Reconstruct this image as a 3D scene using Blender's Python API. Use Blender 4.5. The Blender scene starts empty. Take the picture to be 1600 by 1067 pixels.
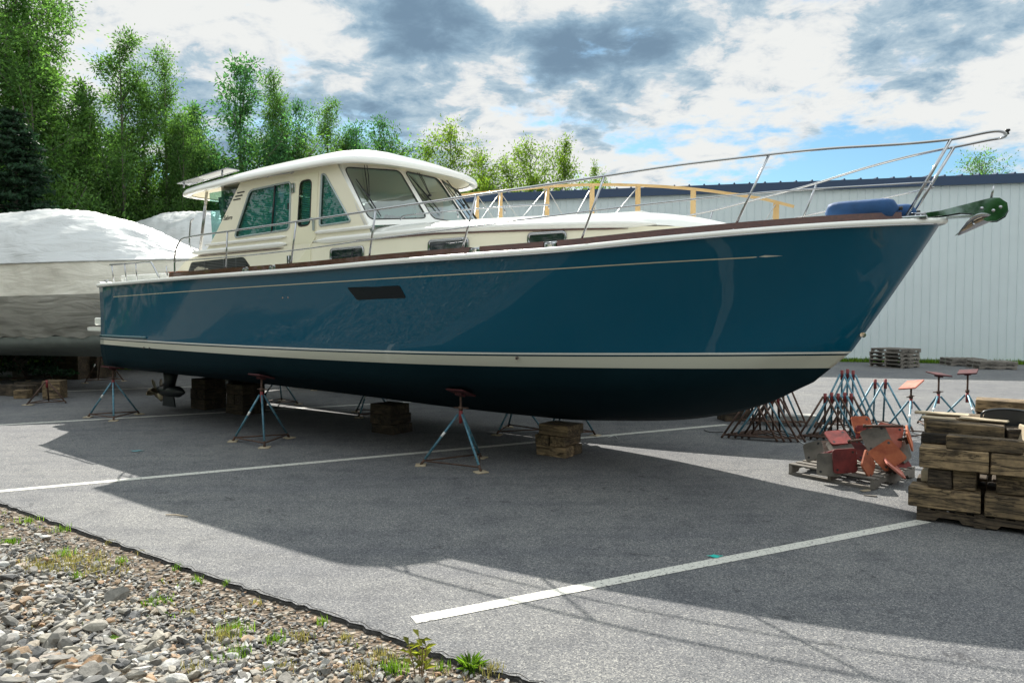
import bpy, math, random
import numpy as np
from mathutils import Vector, Matrix
from mathutils.geometry import tessellate_polygon
random.seed(7); R=math.radians
S=bpy.context.scene; COL=S.collection
# ---------------------------------------------------------------- camera, sky, sun, exposure
CAMH=2.08; PIT=math.atan(49/1150)
cd=bpy.data.cameras.new('camera'); cam=bpy.data.objects.new('camera',cd); COL.objects.link(cam)
cam.location=(0,0,CAMH); cam.rotation_euler=(R(90)-PIT,0,0)
cd.sensor_width=36; cd.lens=36*1150/1600; cd.clip_start=.1; cd.clip_end=2000
S.camera=cam
S.view_settings.view_transform='Standard'; S.view_settings.look='None'; S.view_settings.gamma=1
S.view_settings.exposure=0.86
SUNV=Vector((-.286,1.17,1.0)).normalized()           # towards the sun
sl=bpy.data.lights.new('sun','SUN'); sl.energy=4.9; sl.angle=R(.5); sl.color=(1,.95,.86)
so=bpy.data.objects.new('sun',sl); COL.objects.link(so); so.rotation_euler=SUNV.to_track_quat('Z','Y').to_euler(); so.location=(0,0,30)
W=bpy.data.worlds.new("World"); S.world=W; W.use_nodes=True
def nd(nt,t,**k):
    n=nt.nodes.new(t)
    for a,b in k.items():
        if a=='inp':
            for i,v in b.items(): n.inputs[i].default_value=v
        else: setattr(n,a,b)
    return n
def build_world():
    nt=W.node_tree; N=nt.nodes; L=nt.links
    bg=N['Background']
    sky=nd(nt,'ShaderNodeTexSky',sky_type='NISHITA',sun_disc=False); sky.sun_elevation=math.asin(SUNV.z); sky.sun_rotation=math.atan2(SUNV.x,SUNV.y)
    sky.dust_density=.6; sky.ozone_density=1.6
    tc=nd(nt,'ShaderNodeTexCoord')
    sep=nd(nt,'ShaderNodeSeparateXYZ'); L.new(tc.outputs['Generated'],sep.inputs[0])
    def M(op,a,b=None,c=None,clamp=False):
        n=nd(nt,'ShaderNodeMath',operation=op,use_clamp=clamp)
        for i,v in enumerate((a,b,c)):
            if v is None: continue
            if isinstance(v,(int,float)): n.inputs[i].default_value=v
            else: L.new(v,n.inputs[i])
        return n.outputs[0]
    zc=M('MAXIMUM',sep.outputs[2],0.0); den=M('ADD',zc,.22)
    cx=M('DIVIDE',sep.outputs[0],den); cy=M('DIVIDE',sep.outputs[1],den)
    cmb=nd(nt,'ShaderNodeCombineXYZ'); L.new(cx,cmb.inputs[0]); L.new(cy,cmb.inputs[1]); L.new(M('MULTIPLY',zc,1.2),cmb.inputs[2])
    def noise(sc,det,rough,dist=0,off=(0,0,0)):
        mp=nd(nt,'ShaderNodeMapping'); L.new(cmb.outputs[0],mp.inputs[0]); mp.inputs['Location'].default_value=off
        n=nd(nt,'ShaderNodeTexNoise'); L.new(mp.outputs[0],n.inputs['Vector'])
        n.inputs['Scale'].default_value=sc; n.inputs['Detail'].default_value=det; n.inputs['Roughness'].default_value=rough; n.inputs['Distortion'].default_value=dist
        return n.outputs[0]
    def blob(az,el,wa,we,amp):   # a bank of cloud about one direction of the sky (degrees)
        a,e=R(az),R(el)
        az_=M('ARCTAN2',sep.outputs[0],sep.outputs[1]); el_=M('ARCSINE',sep.outputs[2])
        da=M('DIVIDE',M('SUBTRACT',az_,a),R(wa)); de=M('DIVIDE',M('SUBTRACT',el_,e),R(we))
        d=M('ADD',M('MULTIPLY',da,da),M('MULTIPLY',de,de))
        return M('MULTIPLY',M('POWER',2.718,M('MULTIPLY',d,-1.0)),amp)
    def tot(l):
        o=l[0]
        for x in l[1:]: o=M('ADD',o,x)
        return o
    cover=noise(3.0,12,.62,.15,(3.1,1.7,0))
    fine=noise(8.5,12,.62,.25,(0.3,7.7,0))
    dark=noise(2.6,9,.55,.3,(8.4,2.2,0))
    gaps=tot([blob(24,10,7,3.2,.20),blob(33,5.5,12,4,.15),blob(-29,10,5,4,.10),blob(-12,14,10,3,.05),blob(8,9,4,1.5,.06)])
    c1=M('SUBTRACT',M('ADD',M('MULTIPLY',cover,.65),M('MULTIPLY',fine,.35)),gaps)
    cm=nd(nt,'ShaderNodeMapRange',interpolation_type='SMOOTHSTEP',inp={1:.34,2:.47}); L.new(c1,cm.inputs[0])
    darks=tot([blob(-6.5,21,5,3.5,.36),blob(3.5,19.0,2.6,2.2,.30),blob(9.5,19.5,4.5,2.6,.30),blob(17,22,8,3,.12),blob(7,14.5,6,1.8,.16),blob(-9,13,6,5,.16),blob(-20,13,9,5,.2),blob(31,18,7,4,.2),blob(-14,7,7,4,.1),blob(30,24,20,5,.06)])
    d1=M('ADD',M('ADD',M('MULTIPLY',dark,.35),M('MULTIPLY',fine,.65)),M('SUBTRACT',darks,.03))
    dm=nd(nt,'ShaderNodeMapRange',interpolation_type='SMOOTHSTEP',inp={1:.50,2:.86}); L.new(d1,dm.inputs[0])
    cr=nd(nt,'ShaderNodeValToRGB'); L.new(dm.outputs[0],cr.inputs[0]); e=cr.color_ramp.elements
    e[0].position=0; e[0].color=(.60,.61,.60,1); e[1].position=1; e[1].color=(.13,.20,.275,1)
    x=e.new(.22); x.color=(.34,.425,.485,1)
    x=e.new(.10); x.color=(.50,.53,.55,1)
    x=e.new(.58); x.color=(.20,.295,.38,1)
    mx=nd(nt,'ShaderNodeMix',data_type='RGBA'); 
    tint=nd(nt,'ShaderNodeMix',data_type='RGBA',blend_type='MULTIPLY'); tint.inputs[0].default_value=1; L.new(sky.outputs[0],tint.inputs[6]); tint.inputs[7].default_value=(.058,.082,.088,1)
    L.new(cm.outputs[0],mx.inputs[0]); L.new(tint.outputs[2],mx.inputs[6]); L.new(cr.outputs[0],mx.inputs[7])
    # below the horizon the dome is plain haze
    # sky boosted overhead, well above the frame, as added fill for the shade
    up=nd(nt,'ShaderNodeMapRange',interpolation_type='SMOOTHSTEP',inp={1:.42,2:.85,3:1.0,4:1.8}); L.new(sep.outputs[2],up.inputs[0])
    upc=nd(nt,'ShaderNodeMix',data_type='RGBA'); upf=nd(nt,'ShaderNodeMapRange',inp={1:.42,2:.85}); L.new(sep.outputs[2],upf.inputs[0]); L.new(upf.outputs[0],upc.inputs[0]); upc.inputs[6].default_value=(1,1,1,1); upc.inputs[7].default_value=(.93,1.0,1.03,1)
    m2=nd(nt,'ShaderNodeMix',data_type='RGBA',blend_type='MULTIPLY'); m2.inputs[0].default_value=1; L.new(mx.outputs[2],m2.inputs[6]); L.new(upc.outputs[2],m2.inputs[7])
    L.new(m2.outputs[2],bg.inputs[0]); L.new(M('MULTIPLY',up.outputs[0],.80),bg.inputs[1])
    try: W.cycles.sampling_method='MANUAL'; W.cycles.sample_map_resolution=512
    except Exception: pass
build_world()
# ---------------------------------------------------------------- helpers
def tag(o,label=None,cat=None,group=None,kind=None):
    if label: o['label']=label
    if cat: o['category']=cat
    if group: o['group']=group
    if kind: o['kind']=kind
    return o
def empty(name,loc=(0,0,0),rz=0,label=None,cat=None,group=None):
    o=bpy.data.objects.new(name,None); COL.objects.link(o); o.location=loc; o.rotation_euler=(0,0,rz); o.empty_display_size=.2
    return tag(o,label,cat,group)
def copy_tree(o,parent=None):
    c=o.copy(); COL.objects.link(c); c.parent=parent
    for ch in list(o.children): copy_tree(ch,c)
    return c
def rot(ax,an): return Matrix.Rotation(an,3,ax)
class MB:
    def __init__(s): s.v=[]; s.f=[]; s.sm=[]; s.mi=[]
    def add(s,vs,fs,smooth=False,mi=0):
        b=len(s.v); s.v+= [tuple(v) for v in vs]; s.f+=[tuple(i+b for i in f) for f in fs]; s.sm+=[smooth]*len(fs); s.mi+=[mi]*len(fs); return s
    def box(s,c,d,m=None,bev=0,mi=0,jit=0):
        c=Vector(c); hx,hy,hz=d[0]/2,d[1]/2,d[2]/2; m=m or Matrix.Identity(3)
        if bev:
            vs=[];b=bev
            for sx in(-1,1):
                for sy in(-1,1):
                    for sz in(-1,1):
                        j=[random.uniform(-jit,jit) for _ in range(3)]
                        vs+=[(sx*(hx-b)+j[0],sy*(hy-b)+j[1],sz*hz+j[2]),(sx*(hx-b)+j[0],sy*hy+j[1],sz*(hz-b)+j[2]),(sx*hx+j[0],sy*(hy-b)+j[1],sz*(hz-b)+j[2])]
            def I(sx,sy,sz,k): return ((sx>0)*4+(sy>0)*2+(sz>0))*3+k
            fs=[]
            for z in(-1,1): f=[I(-1,-1,z,0),I(1,-1,z,0),I(1,1,z,0),I(-1,1,z,0)]; fs.append(f if z>0 else f[::-1])
            for y in(-1,1): f=[I(-1,y,-1,1),I(1,y,-1,1),I(1,y,1,1),I(-1,y,1,1)]; fs.append(f if y<0 else f[::-1])
            for x in(-1,1): f=[I(x,-1,-1,2),I(x,1,-1,2),I(x,1,1,2),I(x,-1,1,2)]; fs.append(f if x>0 else f[::-1])
            for y in(-1,1):
                for z in(-1,1): f=[I(-1,y,z,0),I(1,y,z,0),I(1,y,z,1),I(-1,y,z,1)]; fs.append(f if y*z>0 else f[::-1])
            for x in(-1,1):
                for z in(-1,1): f=[I(x,-1,z,0),I(x,1,z,0),I(x,1,z,2),I(x,-1,z,2)]; fs.append(f if x*z<0 else f[::-1])
            for x in(-1,1):
                for y in(-1,1): f=[I(x,y,-1,1),I(x,y,1,1),I(x,y,1,2),I(x,y,-1,2)]; fs.append(f if x*y>0 else f[::-1])
            for x in(-1,1):
                for y in(-1,1):
                    for z in(-1,1): f=[I(x,y,z,0),I(x,y,z,1),I(x,y,z,2)]; fs.append(f if x*y*z<0 else f[::-1])
            return s.add([m@Vector(v)+c for v in vs],fs,False,mi)
        vs=[m@Vector((x,y,z))+c for x in(-hx,hx) for y in(-hy,hy) for z in(-hz,hz)]
        return s.add(vs,[(0,1,3,2),(4,6,7,5),(0,4,5,1),(2,3,7,6),(0,2,6,4),(1,5,7,3)],False,mi)
    def tube(s,pts,r,n=8,closed=False,smooth=True,mi=0,cap=True):
        P=[Vector(p) for p in pts]; k=len(P); rr=r if hasattr(r,'__len__') else [r]*k
        T=[]
        for i in range(k):
            a=P[(i-1)%k] if (closed or i>0) else P[i]; b=P[(i+1)%k] if (closed or i<k-1) else P[i]
            T.append((b-a).normalized())
        u=T[0].orthogonal().normalized(); vs=[]
        for i in range(k):
            u=(u-T[i]*u.dot(T[i])).normalized(); w=T[i].cross(u)
            for j in range(n):
                a=2*math.pi*j/n; vs.append(P[i]+(u*math.cos(a)+w*math.sin(a))*rr[i])
        fs=[]
        for i in range(k if closed else k-1):
            i2=(i+1)%k
            for j in range(n): fs.append((i*n+j,i*n+(j+1)%n,i2*n+(j+1)%n,i2*n+j))
        if not closed and cap: fs+=[tuple(range(n))[::-1],tuple((k-1)*n+j for j in range(n))]
        return s.add(vs,fs,smooth,mi)
    def prism(s,poly,th,fr=None,mi=0,z0=0):   # poly in xy, extruded z0..z0+th, mapped by 4x4 fr
        n=len(poly); fr=fr or Matrix.Identity(4)
        vs=[fr@Vector((p[0],p[1],z0)) for p in poly]+[fr@Vector((p[0],p[1],z0+th)) for p in poly]
        fs=[(i,(i+1)%n,n+(i+1)%n,n+i) for i in range(n)]
        s.add(vs,fs,False,mi)
        tr=tessellate_polygon([[Vector((p[0],p[1],0)) for p in poly]])
        return s.add(vs,[t for t in tr]+[tuple(n+i for i in t[::-1]) for t in tr],False,mi)
    def grid(s,rows,smooth=True,closeu=False,mi=0,flip=False):
        m=len(rows);n=len(rows[0]); vs=[p for r in rows for p in r]; fs=[]
        for i in range(m-1):
            for j in range(n if closeu else n-1):
                f=(i*n+j,i*n+(j+1)%n,(i+1)*n+(j+1)%n,(i+1)*n+j); fs.append(f[::-1] if flip else f)
        return s.add(vs,fs,smooth,mi)
    def poly(s,mapf,outer,holes=(),mi=0,off=0):
        loops=[outer]+list(holes); flat=[p for l in loops for p in l]
        tr=tessellate_polygon([[Vector((p[0],p[1],0)) for p in l] for l in loops])
        return s.add([mapf(p[0],p[1],off) for p in flat],tr,False,mi)
    def build(s,name,mat,parent=None,loc=None):
        me=bpy.data.meshes.new(name); me.from_pydata(s.v,[],s.f)
        me.polygons.foreach_set('use_smooth',s.sm); me.polygons.foreach_set('material_index',s.mi)
        for m in (mat if isinstance(mat,(list,tuple)) else [mat]): me.materials.append(m)
        me.validate(); me.update()
        o=bpy.data.objects.new(name,me); COL.objects.link(o)
        if parent: o.parent=parent
        if loc: o.location=loc
        return o
def smooth_path(P,k=6,closed=False):
    P=[Vector(p) for p in P]; n=len(P); out=[]
    for i in range(n if closed else n-1):
        a=P[i-1] if (closed or i>0) else P[i]*2-P[i+1]; b=P[i]; c=P[(i+1)%n]; d=P[(i+2)%n] if (closed or i<n-2) else c*2-b
        for j in range(k):
            t=j/k; out.append(.5*((2*b)+(c-a)*t+(2*a-5*b+4*c-d)*t*t+(3*b-a-3*c+d)*t**3))
    if not closed: out.append(P[-1])
    return out
def rounded(poly,r,k=4):
    out=[]; n=len(poly)
    for i in range(n):
        p=Vector(poly[i][:2]); a=(Vector(poly[i-1][:2])-p); b=(Vector(poly[(i+1)%n][:2])-p)
        rr=min(r,a.length*.45,b.length*.45); A=p+a.normalized()*rr; B=p+b.normalized()*rr
        for j in range(k+1):
            t=j/k; q=A*(1-t)**2+p*2*t*(1-t)+B*t*t; out.append((q.x,q.y))
    return out
def interp(x,xs,ys):
    return float(np.interp(x,xs,ys))
def pchip(xs,ys):
    xs=np.array(xs,float); ys=np.array(ys,float); h=np.diff(xs); d=np.diff(ys)/h; m=np.zeros(len(xs))
    m[0]=d[0]; m[-1]=d[-1]
    for i in range(1,len(xs)-1):
        if d[i-1]*d[i]>0: w1=2*h[i]+h[i-1]; w2=h[i]+2*h[i-1]; m[i]=(w1+w2)/(w1/d[i-1]+w2/d[i])
    def f(x):
        x=min(max(x,xs[0]),xs[-1]); i=min(int(np.searchsorted(xs,x,side='right'))-1,len(h)-1); i=max(i,0)
        t=(x-xs[i])/h[i]
        return float(ys[i]*(1+2*t)*(1-t)**2+m[i]*h[i]*t*(1-t)**2+ys[i+1]*t*t*(3-2*t)+m[i+1]*h[i]*t*t*(t-1))
    return f
def gpix(px,py,z=0):      # point of the ground seen at a pixel of the survey photo (1600 wide): used only to read off positions
    a=(px-800)/1150; b=-(py-533.5)/1150; c_,s_=math.cos(PIT),math.sin(PIT)
    d=Vector((a,c_+b*s_,-s_+b*c_)); k=(z-CAMH)/d.z; return Vector((0,0,CAMH))+d*k
# ---------------------------------------------------------------- materials
MATS={}
def mat(name,col,rough=.5,metal=0,var=0,vscale=4,bump=0,bscale=30,coat=0,spec=.5,col2=None,trans=0,objrand=0,stretch=(1,1,1),crough=.03):
    if name in MATS: return MATS[name]
    m=bpy.data.materials.new(name); m.use_nodes=True; nt=m.node_tree; N=nt.nodes; L=nt.links; p=N['Principled BSDF']
    p.inputs['Base Color'].default_value=(*col,1); p.inputs['Roughness'].default_value=rough; p.inputs['Metallic'].default_value=metal
    p.inputs['Coat Weight'].default_value=coat; p.inputs['Coat Roughness'].default_value=crough; p.inputs['Specular IOR Level'].default_value=spec
    tc=nd(nt,'ShaderNodeTexCoord'); mp=nd(nt,'ShaderNodeMapping'); L.new(tc.outputs['Object'],mp.inputs[0]); mp.inputs['Scale'].default_value=stretch
    if var or col2:
        n=nd(nt,'ShaderNodeTexNoise',inp={'Scale':vscale,'Detail':8,'Roughness':.62}); L.new(mp.outputs[0],n.inputs['Vector'])
        rp=nd(nt,'ShaderNodeValToRGB'); L.new(n.outputs[0],rp.inputs[0]); e=rp.color_ramp.elements; e[0].position=.33; e[1].position=.68
        a=col; b=col2 or tuple(min(1,c*(1+var)) for c in col)
        if not col2: a=tuple(c*(1-var) for c in col)
        e[0].color=(*a,1); e[1].color=(*b,1); out=rp.outputs[0]
        if objrand:
            oi=nd(nt,'ShaderNodeObjectInfo'); mr=nd(nt,'ShaderNodeMapRange',inp={3:1-objrand,4:1+objrand}); L.new(oi.outputs['Random'],mr.inputs[0])
            mu=nd(nt,'ShaderNodeMix',data_type='RGBA',blend_type='MULTIPLY'); mu.inputs[0].default_value=1; L.new(out,mu.inputs[6]); L.new(mr.outputs[0],mu.inputs[7]); out=mu.outputs[2]
        L.new(out,p.inputs['Base Color'])
    if bump:
        n=nd(nt,'ShaderNodeTexNoise',inp={'Scale':bscale,'Detail':6}); L.new(mp.outputs[0],n.inputs['Vector'])
        b=nd(nt,'ShaderNodeBump',inp={'Strength':bump,'Distance':.01}); L.new(n.outputs[0],b.inputs['Height']); L.new(b.outputs[0],p.inputs['Normal'])
    if trans: p.inputs['Transmission Weight'].default_value=trans
    MATS[name]=m; return m
M_white=mat('gelcoat_white',(.80,.80,.76),.24,coat=.6,var=.03,vscale=1.5)
M_cream=mat('gelcoat_cream',(.84,.80,.64),.42,coat=.12,var=.025,vscale=1.2)
M_creamin=mat('headliner_cream',(.80,.72,.54),.45)
M_door=mat('door_cream',(.80,.77,.58),.42,coat=.1)
M_ss=mat('polished_stainless',(.42,.43,.45),.09,metal=1)
M_ssm=mat('mirror_stainless',(.20,.27,.25),.04,metal=1)
M_alu=mat('window_frame_grey',(.36,.42,.42),.35,metal=.5)
M_black=mat('black_rubber',(.012,.013,.015),.45)
M_teak=mat('varnished_teak',(.052,.014,.010),.22,coat=.7,col2=(.10,.030,.018),vscale=3,stretch=(1,14,14))
M_teakred=mat('varnished_mahogany',(.16,.04,.02),.2,coat=.7,col2=(.26,.07,.03),vscale=3,stretch=(1,14,14))
M_grille=mat('dark_grille',(.012,.016,.018),.4)
M_litter=mat('leaf_litter',(.10,.055,.03),.9,col2=(.24,.14,.07),vscale=9)
M_navy=mat('dark_glass',(.006,.012,.018),.04,coat=1,spec=.8)
M_fender=mat('fender_cover_blue',(.010,.065,.19),.7,var=.15,vscale=6,bump=.5,bscale=14)
M_bronze=mat('propeller_bronze',(.30,.25,.18),.35,metal=1,var=.2)
M_pod=mat('pod_drive_black',(.008,.012,.014),.4)
M_blind=mat('blind_white',(.62,.84,.80),.6)
M_inside=mat('cabin_interior',(.42,.40,.34),.6)
M_seat=mat('helm_seat',(.16,.17,.20),.6)
M_cable=mat('black_cable',(.01,.01,.01),.5)
def glass(name,tint,refl=.10,grough=.01):
    m=bpy.data.materials.new(name); m.use_nodes=True; nt=m.node_tree; N=nt.nodes; L=nt.links; N.remove(N['Principled BSDF'])
    t=nd(nt,'ShaderNodeBsdfTransparent'); t.inputs[0].default_value=(*tint,1); g=nd(nt,'ShaderNodeBsdfGlossy'); g.inputs['Roughness'].default_value=grough; g.inputs[0].default_value=(.95,1,1,1)
    f=nd(nt,'ShaderNodeLayerWeight',inp={0:.5}); pw=nd(nt,'ShaderNodeMath',operation='POWER'); L.new(f.outputs['Facing'],pw.inputs[0]); pw.inputs[1].default_value=4; a=nd(nt,'ShaderNodeMath',operation='ADD',use_clamp=True); L.new(pw.outputs[0],a.inputs[0]); a.inputs[1].default_value=.045+refl
    mx=nd(nt,'ShaderNodeMixShader'); L.new(a.outputs[0],mx.inputs[0]); L.new(t.outputs[0],mx.inputs[1]); L.new(g.outputs[0],mx.inputs[2]); L.new(mx.outputs[0],N['Material Output'].inputs[0])
    return m
M_gside=glass('tinted_side_glass',(.20,.44,.43),.02)
M_gfront=glass('windshield_glass',(.55,.68,.68),.12)
M_gwing=glass('wing_glass',(.28,.50,.47),.04)
def hull_mat():
    m=bpy.data.materials.new('hull_paint'); m.use_nodes=True; nt=m.node_tree; N=nt.nodes; L=nt.links; p=N['Principled BSDF']
    tc=nd(nt,'ShaderNodeTexCoord'); sp=nd(nt,'ShaderNodeSeparateXYZ'); L.new(tc.outputs['Object'],sp.inputs[0]); x,y,z=sp.outputs
    def M(op,a,b=None):
        n=nd(nt,'ShaderNodeMath',operation=op)
        for i,v in enumerate((a,b)):
            if v is None: continue
            if isinstance(v,(int,float)): n.inputs[i].default_value=v
            else: L.new(v,n.inputs[i])
        return n.outputs[0]
    q=M('ADD',x,5.0); zw=M('ADD',M('MULTIPLY',M('MULTIPLY',q,q),.001),1.53); w=M('SUBTRACT',z,zw)
    band=M('ADD',M('MULTIPLY',M('ADD',x,9.3),.005),.13)
    topside=(.0006,.082,.145,1); creamc=(.56,.56,.47,1); bott=(.001,.010,.016,1); wht=(.68,.70,.66,1); gap=(.003,.028,.045,1)
    n1=nd(nt,'ShaderNodeTexNoise',inp={'Scale':1.1,'Detail':10,'Roughness':.72}); L.new(tc.outputs['Object'],n1.inputs['Vector'])
    rb=nd(nt,'ShaderNodeValToRGB'); L.new(n1.outputs[0],rb.inputs[0]); rb.color_ramp.elements[0].color=bott; rb.color_ramp.elements[1].color=(.007,.026,.034,1)
    def step(th,lo,hi):   # hi above th
        g=M('GREATER_THAN',w,th); mx=nd(nt,'ShaderNodeMix',data_type='RGBA'); L.new(g,mx.inputs[0])
        for i,v in ((6,lo),(7,hi)):
            if isinstance(v,tuple): mx.inputs[i].default_value=v
            else: L.new(v,mx.inputs[i])
        return mx.outputs[2]
    c=step(M('MULTIPLY',band,-1),rb.outputs[0],creamc)
    c=step(-.045,c,gap); c=step(-.024,c,wht); c=step(0,c,topside)
    L.new(c,p.inputs['Base Color'])
    under=M('LESS_THAN',w,M('MULTIPLY',band,-1))
    ro=nd(nt,'ShaderNodeMapRange',inp={3:.30,4:.62}); L.new(under,ro.inputs[0]); L.new(ro.outputs[0],p.inputs['Roughness'])
    ct=nd(nt,'ShaderNodeMapRange',inp={3:1.0,4:.0}); L.new(under,ct.inputs[0]); L.new(ct.outputs[0],p.inputs['Coat Weight'])
    p.inputs['Coat Roughness'].default_value=.025; p.inputs['Coat IOR'].default_value=1.42; p.inputs['Specular IOR Level'].default_value=.08
    nb=nd(nt,'ShaderNodeTexNoise',inp={'Scale':1.1,'Detail':2}); L.new(tc.outputs['Object'],nb.inputs['Vector'])
    b=nd(nt,'ShaderNodeBump',inp={'Strength':.10,'Distance':.03}); L.new(nb.outputs[0],b.inputs['Height']); L.new(b.outputs[0],p.inputs['Coat Normal'])
    return m
M_hull=hull_mat()
def asphalt():
    m=bpy.data.materials.new('asphalt'); m.use_nodes=True; nt=m.node_tree; N=nt.nodes; L=nt.links; p=N['Principled BSDF']
    tc=nd(nt,'ShaderNodeTexCoord'); V=tc.outputs['Object']
    def no(s,d,r=.6):
        n=nd(nt,'ShaderNodeTexNoise',inp={'Scale':s,'Detail':d,'Roughness':r}); L.new(V,n.inputs['Vector']); return n.outputs[0]
    v=nd(nt,'ShaderNodeTexVoronoi',inp={'Scale':120}); L.new(V,v.inputs['Vector'])
    bl=nd(nt,'ShaderNodeSeparateColor'); L.new(v.outputs['Color'],bl.inputs[0])
    r1=nd(nt,'ShaderNodeValToRGB'); L.new(bl.outputs[0],r1.inputs[0]); e=r1.color_ramp.elements; e[0].color=(.045,.049,.056,1); e[1].color=(.31,.305,.29,1); e[1].position=1
    x=e.new(.35); x.color=(.108,.113,.122,1); x=e.new(.80); x.color=(.162,.163,.163,1)
    big=nd(nt,'ShaderNodeValToRGB'); L.new(no(.35,6),big.inputs[0]); e=big.color_ramp.elements; e[0].position=.35; e[0].color=(.80,.80,.83,1); e[1].position=.65; e[1].color=(1.10,1.08,1.04,1)
    mid=nd(nt,'ShaderNodeValToRGB'); L.new(no(2.7,9,.7),mid.inputs[0]); e=mid.color_ramp.elements; e[0].position=.32; e[0].color=(.66,.67,.70,1); e[1].position=.52; e[1].color=(1,1,1,1)
    a=nd(nt,'ShaderNodeMix',data_type='RGBA',blend_type='MULTIPLY'); a.inputs[0].default_value=1; L.new(r1.outputs[0],a.inputs[6]); L.new(big.outputs[0],a.inputs[7])
    b=nd(nt,'ShaderNodeMix',data_type='RGBA',blend_type='MULTIPLY'); b.inputs[0].default_value=1; L.new(a.outputs[2],b.inputs[6]); L.new(mid.outputs[0],b.inputs[7])
    # oil drips and dark specks
    sv=nd(nt,'ShaderNodeTexVoronoi',inp={'Scale':1.6}); dn=nd(nt,'ShaderNodeVectorMath',operation='ADD'); nn=nd(nt,'ShaderNodeTexNoise',inp={'Scale':5,'Detail':4}); L.new(V,nn.inputs['Vector']); L.new(V,dn.inputs[0]); L.new(nn.outputs[1],dn.inputs[1]); L.new(dn.outputs[0],sv.inputs['Vector'])
    sr=nd(nt,'ShaderNodeValToRGB'); L.new(sv.outputs['Distance'],sr.inputs[0]); q=sr.color_ramp.elements; q[0].position=.06; q[0].color=(.38,.39,.41,1); q[1].position=.13; q[1].color=(1,1,1,1)
    c2=nd(nt,'ShaderNodeMix',data_type='RGBA',blend_type='MULTIPLY'); c2.inputs[0].default_value=.8; L.new(b.outputs[2],c2.inputs[6]); L.new(sr.outputs[0],c2.inputs[7])
    wv=nd(nt,'ShaderNodeMapping'); L.new(V,wv.inputs[0]); wv.inputs['Rotation'].default_value=(0,0,R(32)); wv.inputs['Scale'].default_value=(.12,2.2,1); wn=nd(nt,'ShaderNodeTexNoise',inp={'Scale':1.4,'Detail':5}); L.new(wv.outputs[0],wn.inputs['Vector'])
    wr=nd(nt,'ShaderNodeValToRGB'); L.new(wn.outputs[0],wr.inputs[0]); q=wr.color_ramp.elements; q[0].position=.34; q[0].color=(.84,.85,.88,1); q[1].position=.5; q[1].color=(1,1,1,1)
    c3=nd(nt,'ShaderNodeMix',data_type='RGBA',blend_type='MULTIPLY'); c3.inputs[0].default_value=1; L.new(c2.outputs[2],c3.inputs[6]); L.new(wr.outputs[0],c3.inputs[7])
    L.new(c3.outputs[2],p.inputs['Base Color']); p.inputs['Roughness'].default_value=.85
    bm=nd(nt,'ShaderNodeBump',inp={'Strength':.7,'Distance':.006}); L.new(v.outputs['Distance'],bm.inputs['Height']); L.new(bm.outputs[0],p.inputs['Normal'])
    return m
M_asph=asphalt()
M_edge=mat('asphalt_edge',(.03,.028,.026),.9,bump=1,bscale=60,var=.5,vscale=40)
def linemat():
    m=bpy.data.materials.new('line_paint'); m.use_nodes=True; nt=m.node_tree; N=nt.nodes; L=nt.links; p=N['Principled BSDF']
    tc=nd(nt,'ShaderNodeTexCoord'); n=nd(nt,'ShaderNodeTexNoise',inp={'Scale':30,'Detail':10,'Roughness':.75}); L.new(tc.outputs['Object'],n.inputs['Vector'])
    v=nd(nt,'ShaderNodeTexVoronoi',feature='DISTANCE_TO_EDGE',inp={'Scale':26}); L.new(tc.outputs['Object'],v.inputs['Vector'])
    a=nd(nt,'ShaderNodeMath',operation='MULTIPLY_ADD'); L.new(v.outputs[0],a.inputs[0]); a.inputs[1].default_value=1.2; L.new(n.outputs[0],a.inputs[2])
    rp=nd(nt,'ShaderNodeValToRGB'); L.new(a.outputs[0],rp.inputs[0]); e=rp.color_ramp.elements; e[0].position=.46; e[0].color=(.12,.12,.12,1); e[1].position=.55; e[1].color=(.54,.53,.48,1)
    L.new(rp.outputs[0],p.inputs['Base Color']); p.inputs['Roughness'].default_value=.7
    return m
M_line=linemat()
def soilmat():
    m=bpy.data.materials.new('gravel_soil'); m.use_nodes=True; nt=m.node_tree; N=nt.nodes; L=nt.links; p=N['Principled BSDF']
    tc=nd(nt,'ShaderNodeTexCoord'); v=nd(nt,'ShaderNodeTexVoronoi',inp={'Scale':26}); L.new(tc.outputs['Object'],v.inputs['Vector'])
    s=nd(nt,'ShaderNodeSeparateColor'); L.new(v.outputs['Color'],s.inputs[0])
    rp=nd(nt,'ShaderNodeValToRGB'); L.new(s.outputs[0],rp.inputs[0]); e=rp.color_ramp.elements; e[0].color=(.07,.05,.032,1); e[1].color=(.36,.32,.27,1); x=e.new(.6); x.color=(.15,.11,.075,1)
    L.new(rp.outputs[0],p.inputs['Base Color']); p.inputs['Roughness'].default_value=.95
    b=nd(nt,'ShaderNodeBump',inp={'Strength':1,'Distance':.05}); L.new(v.outputs['Distance'],b.inputs['Height']); L.new(b.outputs[0],p.inputs['Normal'])
    return m
M_soil=soilmat()
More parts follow.
